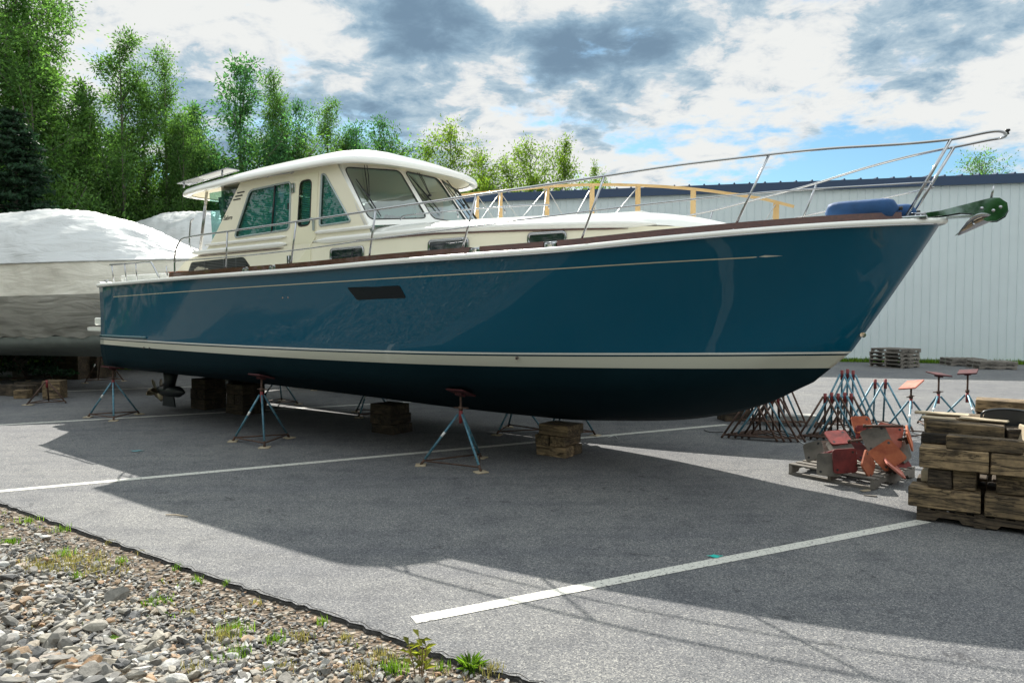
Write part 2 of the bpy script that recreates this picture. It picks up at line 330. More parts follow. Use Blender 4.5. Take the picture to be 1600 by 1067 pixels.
def stonemat():
    m=bpy.data.materials.new('stones'); m.use_nodes=True; nt=m.node_tree; N=nt.nodes; L=nt.links; p=N['Principled BSDF']
    at=nd(nt,'ShaderNodeAttribute',attribute_name='tone'); tc=nd(nt,'ShaderNodeTexCoord')
    rp=nd(nt,'ShaderNodeValToRGB'); L.new(at.outputs['Fac'],rp.inputs[0]); e=rp.color_ramp.elements
    e[0].position=0; e[0].color=(.06,.065,.07,1); e[1].position=1; e[1].color=(.50,.49,.46,1)
    for q,c in ((.25,(.145,.14,.13)),(.50,(.245,.23,.20)),(.66,(.34,.315,.26)),(.78,(.27,.20,.13)),(.84,(.34,.20,.10)),(.90,(.40,.40,.38))): x=e.new(q); x.color=(*c,1)
    n=nd(nt,'ShaderNodeTexNoise',inp={'Scale':28,'Detail':8,'Roughness':.7}); L.new(tc.outputs['Object'],n.inputs['Vector'])
    mr=nd(nt,'ShaderNodeMapRange',inp={1:.3,2:.7,3:.48,4:1.2}); L.new(n.outputs[0],mr.inputs[0])
    mu=nd(nt,'ShaderNodeMix',data_type='RGBA',blend_type='MULTIPLY'); mu.inputs[0].default_value=1; L.new(rp.outputs[0],mu.inputs[6]); L.new(mr.outputs[0],mu.inputs[7])
    L.new(mu.outputs[2],p.inputs['Base Color']); p.inputs['Roughness'].default_value=.75
    b=nd(nt,'ShaderNodeBump',inp={'Strength':.6,'Distance':.01}); L.new(n.outputs[0],b.inputs['Height']); L.new(b.outputs[0],p.inputs['Normal'])
    return m
M_stone=stonemat()
def leafmat(name,c1,c2,tr=.45,tc_=None):
    m=bpy.data.materials.new(name); m.use_nodes=True; nt=m.node_tree; N=nt.nodes; L=nt.links; p=N['Principled BSDF']
    tc=nd(nt,'ShaderNodeTexCoord'); n=nd(nt,'ShaderNodeTexNoise',inp={'Scale':1.3,'Detail':8,'Roughness':.8}); L.new(tc.outputs['Object'],n.inputs['Vector'])
    rp=nd(nt,'ShaderNodeValToRGB'); L.new(n.outputs[0],rp.inputs[0]); e=rp.color_ramp.elements; e[0].position=.35; e[0].color=(*c1,1); e[1].position=.65; e[1].color=(*c2,1)
    ge=nd(nt,'ShaderNodeNewGeometry'); rv=nd(nt,'ShaderNodeMapRange',inp={3:.38,4:1.45}); L.new(ge.outputs['Random Per Island'],rv.inputs[0])
    mv=nd(nt,'ShaderNodeMix',data_type='RGBA',blend_type='MULTIPLY'); mv.inputs[0].default_value=1; L.new(rp.outputs[0],mv.inputs[6]); L.new(rv.outputs[0],mv.inputs[7])
    L.new(mv.outputs[2],p.inputs['Base Color']); p.inputs['Roughness'].default_value=.65; p.inputs['Specular IOR Level'].default_value=.2
    t=nd(nt,'ShaderNodeBsdfTranslucent'); mu=nd(nt,'ShaderNodeMix',data_type='RGBA',blend_type='MULTIPLY'); mu.inputs[0].default_value=1; L.new(mv.outputs[2],mu.inputs[6]); mu.inputs[7].default_value=(*(tc_ or (1.9,2.1,1.0)),1); L.new(mu.outputs[2],t.inputs[0])
    mx=nd(nt,'ShaderNodeMixShader'); mx.inputs[0].default_value=tr; L.new(p.outputs[0],mx.inputs[1]); L.new(t.outputs[0],mx.inputs[2]); L.new(mx.outputs[0],N['Material Output'].inputs[0])
    return m
M_leaf=leafmat('aspen_leaf',(.045,.112,.040),(.13,.235,.065))
M_leafy=leafmat('yellow_green_leaf',(.085,.145,.022),(.17,.24,.04),.5)
M_leafd=leafmat('blue_green_leaf',(.030,.105,.052),(.095,.22,.09),.4)
M_fir=leafmat('fir_needles',(.012,.036,.022),(.03,.07,.036),.2)
M_bark=mat('bark',(.14,.13,.11),.9,var=.35,vscale=6,bump=.6)
M_grass=leafmat('grass_blade',(.06,.13,.015),(.15,.23,.03),.5)
M_grassdry=leafmat('dry_grass',(.22,.22,.08),(.36,.34,.15),.4,(1.3,1.2,.8))
M_weed=leafmat('weed_leaf',(.075,.15,.02),(.17,.26,.04),.45,(1.5,1.7,.7))
def lawn():
    return mat('lawn',(.045,.10,.015),.9,col2=(.10,.19,.03),vscale=2.5,bump=1,bscale=25)
M_lawn=lawn()
M_wall=mat('pale_blue_steel',(.66,.745,.77),.42,var=.03,vscale=.8)
M_blue=mat('navy_roof_steel',(.012,.045,.11),.3,coat=.2)
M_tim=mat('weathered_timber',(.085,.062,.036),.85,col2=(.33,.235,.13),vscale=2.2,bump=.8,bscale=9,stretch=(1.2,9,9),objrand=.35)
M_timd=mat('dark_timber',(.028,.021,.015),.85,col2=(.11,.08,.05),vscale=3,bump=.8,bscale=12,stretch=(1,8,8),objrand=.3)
def crack(m):      # long drying splits along the grain
    nt=m.node_tree; N=nt.nodes; L=nt.links; p=N['Principled BSDF']; src=p.inputs['Base Color'].links[0].from_socket
    tc=nd(nt,'ShaderNodeTexCoord'); oi=nd(nt,'ShaderNodeObjectInfo'); ad=nd(nt,'ShaderNodeVectorMath',operation='MULTIPLY_ADD'); L.new(oi.outputs['Random'],ad.inputs[0]); ad.inputs[1].default_value=(9,7,5); L.new(tc.outputs['Object'],ad.inputs[2])
    mp=nd(nt,'ShaderNodeMapping'); L.new(ad.outputs[0],mp.inputs[0]); mp.inputs['Scale'].default_value=(1.1,9,11)
    n=nd(nt,'ShaderNodeTexNoise',inp={'Scale':1.7,'Detail':7,'Roughness':.6,'Distortion':.6}); L.new(mp.outputs[0],n.inputs['Vector'])
    rp=nd(nt,'ShaderNodeValToRGB'); L.new(n.outputs[0],rp.inputs[0]); e=rp.color_ramp.elements; e[0].position=.47; e[0].color=(1,1,1,1); e[1].position=.53; e[1].color=(1,1,1,1); x=e.new(.5); x.color=(.22,.2,.18,1)
    n2=nd(nt,'ShaderNodeTexNoise',inp={'Scale':4.5,'Detail':6,'Roughness':.7}); L.new(ad.outputs[0],n2.inputs['Vector']); r2=nd(nt,'ShaderNodeValToRGB'); L.new(n2.outputs[0],r2.inputs[0]); e=r2.color_ramp.elements; e[0].position=.36; e[0].color=(.5,.5,.52,1); e[1].position=.6; e[1].color=(1.1,1.08,1.05,1)
    a=nd(nt,'ShaderNodeMix',data_type='RGBA',blend_type='MULTIPLY'); a.inputs[0].default_value=1; L.new(src,a.inputs[6]); L.new(rp.outputs[0],a.inputs[7]); b=nd(nt,'ShaderNodeMix',data_type='RGBA',blend_type='MULTIPLY'); b.inputs[0].default_value=1; L.new(a.outputs[2],b.inputs[6]); L.new(r2.outputs[0],b.inputs[7]); L.new(b.outputs[2],p.inputs['Base Color'])
    bm=nd(nt,'ShaderNodeBump',inp={'Strength':.9,'Distance':.012}); L.new(rp.outputs[0],bm.inputs['Height']); L.new(bm.outputs[0],p.inputs['Normal'])
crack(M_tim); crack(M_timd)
M_pallet=mat('grey_pallet_wood',(.11,.10,.088),.9,col2=(.27,.245,.215),vscale=4,bump=.6,bscale=12,stretch=(1,1,1),objrand=.2)
M_lum=mat('new_lumber',(.62,.40,.17),.7,col2=(.74,.52,.26),vscale=3,stretch=(1,1,.3))
M_sblue=mat('worn_blue_paint',(.02,.13,.20),.5,metal=.2,col2=(.16,.27,.32),vscale=18,bump=.3,objrand=.25)
M_rust=mat('rusty_steel',(.05,.03,.024),.75,metal=.3,col2=(.12,.07,.05),vscale=20,bump=.4,objrand=.3)
M_sred=mat('worn_red_paint',(.13,.012,.015),.6,col2=(.28,.04,.04),vscale=14)
M_padd=mat('dark_red_pad',(.035,.008,.011),.85,col2=(.085,.014,.018),vscale=8)
M_padr=mat('red_pad',(.075,.012,.014),.8,col2=(.26,.04,.035),vscale=5,bump=.4,bscale=18,objrand=.25)
M_pado=mat('orange_pad',(.25,.05,.022),.85,col2=(.55,.17,.075),vscale=4,bump=.4,bscale=18,objrand=.25)
M_padp=mat('faded_pink_pad',(.30,.07,.05),.85,col2=(.62,.24,.18),vscale=4,bump=.4,bscale=18)
M_padg=mat('bare_plywood_pad',(.075,.07,.06),.85,col2=(.19,.17,.145),vscale=4,bump=.4,bscale=18)
M_ply=mat('plywood_scrap',(.28,.22,.14),.85,col2=(.50,.42,.30),vscale=6)
M_steel=mat('galvanised_rod',(.25,.25,.25),.4,metal=.8,var=.3)
M_tape=mat('white_sticker',(.75,.76,.74),.5)
M_wrap=None
def wrapmat(name,c,bs=.55):
    m=bpy.data.materials.new(name); m.use_nodes=True; nt=m.node_tree; N=nt.nodes; L=nt.links; p=N['Principled BSDF']
    p.inputs['Base Color'].default_value=(*c,1); p.inputs['Roughness'].default_value=.38
    tc=nd(nt,'ShaderNodeTexCoord'); mp=nd(nt,'ShaderNodeMapping'); L.new(tc.outputs['Object'],mp.inputs[0]); mp.inputs['Rotation'].default_value=(0,R(-38),0); mp.inputs['Scale'].default_value=(.55,1,2.6)
    n=nd(nt,'ShaderNodeTexNoise',inp={'Scale':1.6,'Detail':5,'Roughness':.55,'Distortion':.8}); L.new(mp.outputs[0],n.inputs['Vector'])
    n2=nd(nt,'ShaderNodeTexNoise',inp={'Scale':.7,'Detail':2}); L.new(tc.outputs['Object'],n2.inputs['Vector'])
    b=nd(nt,'ShaderNodeBump',inp={'Strength':bs,'Distance':.18}); L.new(n.outputs[0],b.inputs['Height'])
    b2=nd(nt,'ShaderNodeBump',inp={'Strength':.7,'Distance':.5}); L.new(n2.outputs[0],b2.inputs['Height']); L.new(b.outputs[0],b2.inputs['Normal']); L.new(b2.outputs[0],p.inputs['Normal'])
    return m
M_wrap=wrapmat('white_shrink_wrap',(.53,.545,.55),.38)
M_wraplow=wrapmat('shaded_lower_wrap',(.42,.41,.37),.45)  # darker base colour stands in for shade on the tucked-under skirt
M_hullg=mat('grey_hull',(.25,.28,.26),.4,var=.15)
M_boat3=mat('plain_white_hull',(.6,.62,.6),.4)
# ---------------------------------------------------------------- ground
EDGE_PX=[(0,785),(60,806),(150,837),(250,872),(330,900),(420,930),(500,954),(600,990),(700,1026),(760,1045),(840,1067)]
edge=[gpix(*p) for p in EDGE_PX]
d0=Vector((-.80,.60,0)); left=[edge[0]+d0*k+Vector((0,0.012*k*k*.2,0)) for k in (45,30,18,11,6,3,1.2)]
right=[edge[-1]+Vector((.80,-.60,0))*k for k in (1,2.5,5,10,20,45)]
EDGE=smooth_path(left+edge+right,12); EDGE=[Vector((p.x,p.y,0)) for p in EDGE]
# roughen the broken asphalt edge a little
EDGE=[p+Vector((.6,.8,0))*(.008*math.sin(i*1.7)+.007*math.sin(i*4.1+1)) for i,p in enumerate(EDGE)]
def dist_edge(x,y):      # signed: positive on the gravel side
    best=1e9; sg=1
    for i in range(len(EDGE)-1):
        a=EDGE[i]; b=EDGE[i+1]; abx,aby=b.x-a.x,b.y-a.y; l=abx*abx+aby*aby
        t=max(0,min(1,((x-a.x)*abx+(y-a.y)*aby)/l)); dx=x-a.x-abx*t; dy=y-a.y-aby*t; d=dx*dx+dy*dy
        if d<best: best=d; sg=-1 if (abx*dy-aby*dx)>0 else 1
    return sg*math.sqrt(best)
def bankz(d,x=0,y=0): return -.032+.06*min(d,3)+.05*max(0,min(d-.8,3))+.012*math.sin(x*3.1+y*1.3)*min(1,d)+.02*math.sin(x*1.2-y*2.3)*min(1,d)
g=MB(); g.add([(-900,-600,-.12),(900,-600,-.12),(900,1200,-.12),(-900,1200,-.12)],[(0,1,2,3)])
tag(g.build('ground',M_lawn),kind='structure')
a=MB(); far=[(60,EDGE[-1].y,0),(70,27,0),(19,29.2,0),(-1.5,34.2,0),(-8,30,0),(-13,25.6,0),(-30,26.5,0),(-60,EDGE[0].y,0)]
pts=[(p.x,p.y) for p in EDGE]+[(x,y) for x,y,_ in far]
a.poly(lambda x,y,o:(x,y,0),pts)
oa=a.build('asphalt_yard',M_asph); tag(oa,kind='structure')
# grass verge between the asphalt and the building
# broken edge of the asphalt
e=MB(); rows=[[p+Vector((.0,0,0)) for p in EDGE],[p+Vector((-.004-.005*math.sin(i*3.3),-.007-.007*math.sin(i*2.1),-.016)) for i,p in enumerate(EDGE)],[p+Vector((-.026,-.036,-.10)) for p in EDGE]]
rows[0]=[p+Vector((.012+.008*math.sin(i*2.9),.018+.012*math.sin(i*5.1),.003)) for i,p in enumerate(EDGE)]
e.grid(rows,smooth=False); tag(e.build('asphalt_edge',M_edge),kind='structure')
b=MB(); offs=[-.06,.08,.25,.5,.9,1.4,2,2.8,4,6,10,20,45]; rows=[]
N_=[]
for i,p in enumerate(EDGE):
    t=(EDGE[min(i+3,len(EDGE)-1)]-EDGE[max(i-3,0)]).normalized(); N_.append(Vector((t.y,-t.x,0)))
for o in offs: rows.append([Vector((p.x+n.x*o,p.y+n.y*o,bankz(max(o,0),p.x+n.x*o,p.y+n.y*o))) for p,n in zip(EDGE,N_)])
b.grid(rows,smooth=True); tag(b.build('gravel_bank',M_soil),kind='structure')
# stones: one uncountable spread
def icos(sub=1):
    t=(1+5**.5)/2; v=[(-1,t,0),(1,t,0),(-1,-t,0),(1,-t,0),(0,-1,t),(0,1,t),(0,-1,-t),(0,1,-t),(t,0,-1),(t,0,1),(-t,0,-1),(-t,0,1)]
    f=[(0,11,5),(0,5,1),(0,1,7),(0,7,10),(0,10,11),(1,5,9),(5,11,4),(11,10,2),(10,7,6),(7,1,8),(3,9,4),(3,4,2),(3,2,6),(3,6,8),(3,8,9),(4,9,5),(2,4,11),(6,2,10),(8,6,7),(9,8,1)]
    v=[np.array(p)/np.linalg.norm(p) for p in v]
    for _ in range(sub):
        c={};nf=[]
        def mid(a,b):
            k=(min(a,b),max(a,b))
            if k not in c: p=v[a]+v[b]; v.append(p/np.linalg.norm(p)); c[k]=len(v)-1
            return c[k]
        for a,b,d in f: x,y,z=mid(a,b),mid(b,d),mid(d,a); nf+=[(a,x,z),(b,y,x),(d,z,y),(x,y,z)]
        f=nf
    return np.array(v),np.array(f)
def stones():
    rng=np.random.default_rng(5); V0,F0=icos(1); var=[]
    for k in range(14):   # angular chips: a sphere cut by random planes
        v=V0.copy()
        for _ in range(13):
            n=rng.normal(size=3); n/=np.linalg.norm(n); h=rng.uniform(.38,.72); d=v@n; m=d>h; v[m]-=np.outer(d[m]-h,n)
        v*=np.array([1,rng.uniform(.6,.9),rng.uniform(.35,.6)]); var.append(v)
    P=[];tries=0
    def put(x,y,s,d,up=0): P.append((x,y,bankz(d,x,y)+s*(.18+up),s))
    def visible(x,y):
        if y<1.6: return False
        px=800+1150*x/y; py=484+1150*2.0/y
        return -60<px<1000 and 700<py<1230
    while len(P)<21000 and tries<300000:
        tries+=1; y=2.0+8.5*rng.random()**1.5; x=rng.uniform(-.72,.15)*y-rng.random()*.2
        if not visible(x,y): continue
        d=dist_edge(x,y)
        if d<.03: continue
        patch=math.sin(x*1.9+1)*math.sin(y*2.3+x)+.3*math.sin(x*5+y*4)
        if d<.85 and rng.random()>.08+d*1.05: continue
        if patch>.75 and rng.random()<.75: continue
        big=min(1,max(0,(d-1.0)/1.2)); near=max(0,min(1,(-x-.6)/1.2))
        s=rng.lognormal(math.log(.017+.012*min(1,d/1.2)),.36)
        if rng.random()<.07*big*near+.002: s*=rng.uniform(2.0,3.1)
        elif rng.random()<.35*big*near+.1*big: s*=rng.uniform(1.2,1.9)
        s=min(s,.115)
        put(x,y,s,d,rng.uniform(-.1,.35))
    tries=0
    while tries<9000:      # the bank goes on to the left of the frame
        tries+=1; y=rng.uniform(1.5,13); x=rng.uniform(-15,-.5); d=dist_edge(x,y)
        if d<.05 or d>5 or visible(x,y): continue
        put(x,y,rng.lognormal(math.log(.05),.35),d,.2)
    n=len(P); nv=len(V0); nf=len(F0); VV=np.empty((n*nv,3),np.float32); FF=np.empty((n*nf,3),np.int32); T=np.empty(n*nv,np.float32)
    for i,(x,y,z,s) in enumerate(P):
        a,b,c=rng.uniform(0,6.28),rng.normal(0,.28),rng.normal(0,.28)
        ca,sa=math.cos(a),math.sin(a); Rz=np.array([[ca,-sa,0],[sa,ca,0],[0,0,1]]); cb,sb=math.cos(b),math.sin(b); Rx=np.array([[1,0,0],[0,cb,-sb],[0,sb,cb]]); cc,sc=math.cos(c),math.sin(c); Ry=np.array([[cc,0,sc],[0,1,0],[-sc,0,cc]])
        v=(var[rng.integers(14)]*s)@(Rz@Rx@Ry).T; VV[i*nv:(i+1)*nv]=v+[x,y,z]; FF[i*nf:(i+1)*nf]=F0+i*nv; T[i*nv:(i+1)*nv]=rng.random()
    me=bpy.data.meshes.new('gravel'); me.vertices.add(len(VV)); me.vertices.foreach_set('co',VV.ravel()); me.loops.add(len(FF)*3); me.loops.foreach_set('vertex_index',FF.ravel())
    me.polygons.add(len(FF)); me.polygons.foreach_set('loop_start',np.arange(0,len(FF)*3,3)); me.polygons.foreach_set('use_smooth',np.zeros(len(FF),bool)); me.update(calc_edges=True); me.validate()
    at=me.attributes.new('tone','FLOAT','POINT'); at.data.foreach_set('value',T); me.materials.append(M_stone)
    o=bpy.data.objects.new('gravel',me); COL.objects.link(o); tag(o,'loose grey and tan gravel covering the bank in front','gravel',kind='stuff')
stones()
def blades(mb,x,y,z,n,h,sp,w=.006,lean=.6):
    for _ in range(n):
        a=random.uniform(0,6.28); r=sp*random.random(); bx,by=x+r*math.cos(a),y+r*math.sin(a); hh=h*random.uniform(.5,1.1); a2=random.uniform(0,6.28); l=lean*hh*random.random()
        dx,dy=math.cos(a2)*l,math.sin(a2)*l; px,py=-math.sin(a2)*w,math.cos(a2)*w
        mb.add([(bx-px,by-py,z),(bx+px,by+py,z),(bx+px*.7+dx*.4,by+py*.7+dy*.4,z+hh*.6),(bx-px*.7+dx*.4,by-py*.7+dy*.4,z+hh*.6),(bx+dx,by+dy,z+hh*.95)],[(0,1,2,3),(3,2,4)])
# sparse grass among the stones
gs=MB(); gd=MB()
def bankat(px,py):
    p=gpix(px,py,0); d=max(0,dist_edge(p.x,p.y)); p=gpix(px,py,bankz(d,p.x,p.y)); return p.x,p.y,bankz(max(0,dist_edge(p.x,p.y)),p.x,p.y)
rg=random.Random(3)
for (px,py,n,h,s_,dry) in [(45,815,60,.07,.14,0),(15,850,120,.06,.10,0),(95,830,50,.08,.1,0),(60,890,500,.055,.28,1),(110,880,500,.05,.3,1),(150,895,260,.05,.25,1),(100,870,70,.09,.1,0),(120,905,40,.08,.06,0),(190,880,50,.07,.06,0),(250,940,120,.04,.12,0),(235,945,80,.04,.08,0),(310,912,50,.08,.04,0),(280,890,30,.06,.05,0),(365,990,200,.07,.14,0),(350,1000,150,.08,.12,1),(360,1030,140,.07,.12,0),(430,1005,80,.07,.09,0),(470,1000,70,.07,.08,1),(355,915,30,.07,.04,0),(400,945,40,.05,.05,1),(540,1000,60,.05,.06,1),(505,975,50,.06,.05,0),(600,1030,120,.07,.1,1),(615,1050,120,.08,.1,0),(560,1050,100,.06,.12,1),(690,1045,40,.06,.06,0),(770,1052,120,.07,.08,1),(740,1048,90,.08,.07,0),(300,1055,60,.07,.08,1),(440,1050,90,.06,.12,1),(220,865,30,.05,.05,1),(170,850,30,.05,.05,1),(300,960,30,.06,.05,1)]:
    x,y,z=bankat(px,py); blades(gd if dry else gs,x,y,z,n,h*1.05,s_,w=.0028)
lt=MB()
for i in range(6500):
    x=rg.uniform(-8,1.2); y=rg.uniform(2.2,9)
    d=dist_edge(x,y)
    if d<.02 or d>3 or rg.random()>1.15-.45*min(d,2): continue
    z=bankz(d,x,y)+.012+.012*rg.random(); a=rg.uniform(0,6.28); l=rg.uniform(.006,.018); w=l*rg.uniform(.25,.8)
    c_,s_=math.cos(a),math.sin(a); u=Vector((c_*l,s_*l,rg.uniform(-.4,.4)*l)); v=Vector((-s_*w,c_*w,rg.uniform(-.5,.5)*w)); p=Vector((x,y,z)); lt.add([p-u,p+v,p+u,p-v],[(0,1,2,3)])
    if rg.random()<.16 and d>.1: blades(gd,x,y,z-.02,rg.randint(3,9),.04,.03,w=.0022)
    if rg.random()<.05 and d>.1: blades(gs,x,y,z-.02,rg.randint(3,10),.045,.03,w=.003)
tag(lt.build('leaf_litter',M_litter),'brown dead leaf scraps and dirt between the gravel stones','leaf litter',kind='stuff')
tag(gs.build('grass',M_weed),'sparse bright green grass among the gravel','grass',kind='stuff')
tag(gd.build('dry_grass',M_grassdry),'straw coloured dry grass among the gravel','dry grass',kind='stuff')
# single weeds
def leaf(mb,p,dirv,l,w,up=.3):
    d=Vector(dirv).normalized(); s_=d.cross(Vector((0,0,1))); s_=s_.normalized() if s_.length>.01 else Vector((1,0,0)); p=Vector(p)
    m=p+d*l*.5+Vector((0,0,l*up*.5)); t=p+d*l
    mb.add([p,m+s_*w*.5+Vector((0,0,w*.15)),t,m-s_*w*.5+Vector((0,0,w*.15))],[(0,1,2),(0,2,3)])
def weed(name,label,px,py,n,l,w,stemh,mat_,up=.7,stems=1):
    x,y,z=bankat(px,py); root=empty(name,(x,y,z),0,label,'plant'); f=MB(); st=MB(); r=random.Random(int(px))
    for s_ in range(stems):
        a=r.uniform(0,6.28); top=Vector((.3*stemh*math.cos(a)*(stems>1),.3*stemh*math.sin(a)*(stems>1),stemh)); b0=Vector((.02*math.cos(a)*(stems>1),.02*math.sin(a)*(stems>1),-.01))
        st.tube([b0,(b0+top)*.5+Vector((.004,0,.01)),top],.0035,5)
        for i in range(n):
            an=i*2.4+r.random(); k=.25+.75*(i+1)/n; q=b0.lerp(top,k if stemh>.05 else r.random()*.3); leaf(f,q,(math.cos(an),math.sin(an),up*r.uniform(.4,1.2)),l*r.uniform(.7,1.1),w,.25)
    f.build('leaves',mat_,root); st.build('stem',mat('weed_stem',(.16,.10,.04),.8),root)
weed('broadleaf_weed','bright lime broad leaved seedling among the large stones',163,1003,4,.085,.06,.03,M_weed,.25)
weed('grass_tuft','bright green long bladed tuft at the asphalt edge near the bottom',735,1046,46,.13,.014,.02,M_weed,1.0)
weed('tall_weed','tall reddish stemmed weed with olive leaves near the bottom edge',655,1062,7,.09,.035,.22,leafmat('olive_leaf',(.10,.13,.02),(.26,.24,.04)),.5,4)
weed('seedling','small single green leaf sprout in the middle of the gravel',265,962,3,.05,.03,.05,M_weed,.8)
weed('small_weed','little yellow green weed close to the bottom edge of the gravel',412,1050,9,.06,.016,.03,M_weed,1.0)
# parking lines
def line(p0,p1,w,label_n):
    a=gpix(*p0); b=gpix(*p1); d=(b-a).normalized(); n=Vector((-d.y,d.x,0))*w/2; m=MB(); L=(b-a).length; k=max(2,int(L/.5))
    rows=[[Vector((q.x,q.y,.004)) for q in (a+d*L*i/k+n,a+d*L*i/k-n)] for i in range(k+1)]
    m.grid(rows,False); return tag(m.build('parking_line',M_line),kind='structure')
line((646,968.7),(1446,813.8),.125,0); line((-60,773),(1135,663.5),.13,0); line((-60,667.3),(700,624.8),.13,0); line((-80,618.5),(470,597.5),.13,0)
# teal marking-paint splash on the line, a twig, litter
def splat(px,py,r,col,name,label):
    p=gpix(px,py); m=MB(); pts=[(r*(1+.35*math.sin(3*t)+.2*math.sin(5*t+1))*math.cos(t),.6*r*(1+.3*math.cos(4*t))*math.sin(t)) for t in [6.283*i/28 for i in range(28)]]
    m.poly(lambda x,y,o:(x,y,0),pts); o=m.build(name,mat(name+'_paint',col,.6)); o.location=(p.x,p.y,.0095); tag(o,label,'paint mark'); return o
splat(1117,870,.055,(.02,.42,.36),'paint_mark','turquoise paint splash on the nearest white parking line')
splat(213,705,.09,(.09,.22,.24),'paint_smear','faint blue paint smear on shaded asphalt left of the nearest jack stand row')
def twig():
    a=gpix(259,805.5); b=gpix(293,808.5); m=MB(); m.tube([Vector((a.x,a.y,.012)),Vector(((a.x+b.x)/2,(a.y+b.y)/2+.01,.016)),Vector((b.x,b.y,.012))],[.006,.008,.005],6)
    tag(m.build('twig',mat('pale_twig',(.42,.34,.24),.8)),'pale dry twig lying on the sunlit asphalt near the gravel','twig')
twig()
# ---------------------------------------------------------------- building
def building():
    A=Vector((-2.6,33.96,0)); B=Vector((26.0,27.15,0)); d=(B-A).normalized(); L=(B-A).length; n=Vector((d.y,-d.x,0)); rz=math.atan2(d.y,d.x); Hh=7.0; D=22
    root=empty('steel_building',(A.x,A.y,0),rz,'long pale blue metal clad building with a navy roof edge','building')
    w=MB()   # wall with real ribs every foot: local x along, y away from viewer
    def ribs(L,fr):
        x=0; prof=[(0,0)]
        while x<L-.31: prof+=[(x+.262,0),(x+.272,-.024),(x+.293,-.024),(x+.305,0)]; x+=.305
        prof.append((L,0)); rows=[[fr(px,py,0) for px,py in prof],[fr(px,py,Hh) for px,py in prof]]; w.grid(rows,smooth=False,flip=True)
    ribs(L,lambda x,y,z:Vector((x,y,z)))
    ribs(D,lambda x,y,z:Vector((y,D-x,z))); ribs(D,lambda x,y,z:Vector((L-y,x,z)))
    w.add([(0,D,0),(L,D,0),(L,D,Hh),(0,D,Hh)],[(0,1,2,3)])
    w.build('wall',M_wall,root)
    r=MB(); sl=.075
    for y0,z0,y1,z1 in ((-.10,Hh+.34,D/2,Hh+.34+sl*D/2),(D/2,Hh+.34+sl*D/2,D+.1,Hh+.34)): r.add([(-.15,y0,z0),(L+.15,y0,z0),(L+.15,y1,z1),(-.15,y1,z1)],[(0,1,2,3)])
    ro=r.build('roof',M_blue,root)
    rb=MB(); x=.05
    while x<L: rb.prism([(-.045,0),(-.018,.06),(.018,.06),(.045,0)],D/2+.14,Matrix(((1,0,0,x),(0,0,1,-.14),(0,1,sl,Hh+.333),(0,0,0,1)))); x+=.61
    rb.build('standing_seams',M_blue,ro)
    f=MB(); f.box((L/2,-.09,Hh+.15),(L+.3,.13,.36)); f.box((-.09,D/2,Hh+.15),(.12,D,.36)); f.box((L+.09,D/2,Hh+.15),(.12,D,.36)); f.build('eave_trim',M_blue,root)
    s_=None
    bs=MB(); bs.box((L/2,-.02,.06),(L,.05,.12)); bs.build('base_trim',mat('base_trim_grey',(.33,.36,.37),.5),root)
    gr=MB(); rr=random.Random(2)
    for i in range(9000):
        x=rr.uniform(10,L); y=-rr.random()**1.6*.75-.05; p=A+d*x+n*(-y); blades(gr,p.x,p.y,-.02,1,.20*rr.uniform(.5,1.3),.02,w=.012,lean=.5)
    tag(gr.build('grass_verge',M_grass),'green grass strip at the foot of the metal building wall','grass',kind='stuff')
building()
lg=MB(); rr=random.Random(4)
for i in range(9000):
    x=rr.uniform(-26,-12.4); y=25.7+9*rr.random()**1.5; blades(lg,x,y,-.1,1,.42*rr.uniform(.5,1.2),.05,w=.018,lean=.5)
tag(lg.build('tall_grass',M_grass),'sunlit tall grass beyond the shrink wrapped boat','grass',kind='stuff')
# ---------------------------------------------------------------- trees
def quadcloud(name,C,size,mat_,parent,seed,droop=.3):
    rng=np.random.default_rng(seed); n=len(C); u=rng.normal(size=(n,3)); u/=np.linalg.norm(u,axis=1)[:,None]; w=rng.normal(size=(n,3)); w-=u*(w*u).sum(1)[:,None]; w/=np.linalg.norm(w,axis=1)[:,None]
    s=size*rng.uniform(.6,1.3,n)[:,None]; V=np.stack([C-u*s,C+w*s*.42,C+u*s,C-w*s*.42],1).reshape(-1,3).astype(np.float32)
    me=bpy.data.meshes.new(name); me.vertices.add(len(V)); me.vertices.foreach_set('co',V.ravel()); me.loops.add(n*4); me.loops.foreach_set('vertex_index',np.arange(n*4,dtype=np.int32)); me.polygons.add(n); me.polygons.foreach_set('loop_start',np.arange(0,n*4,4)); me.update(calc_edges=True); me.materials.append(mat_)
    o=bpy.data.objects.new(name,me); COL.objects.link(o); o.parent=parent; return o
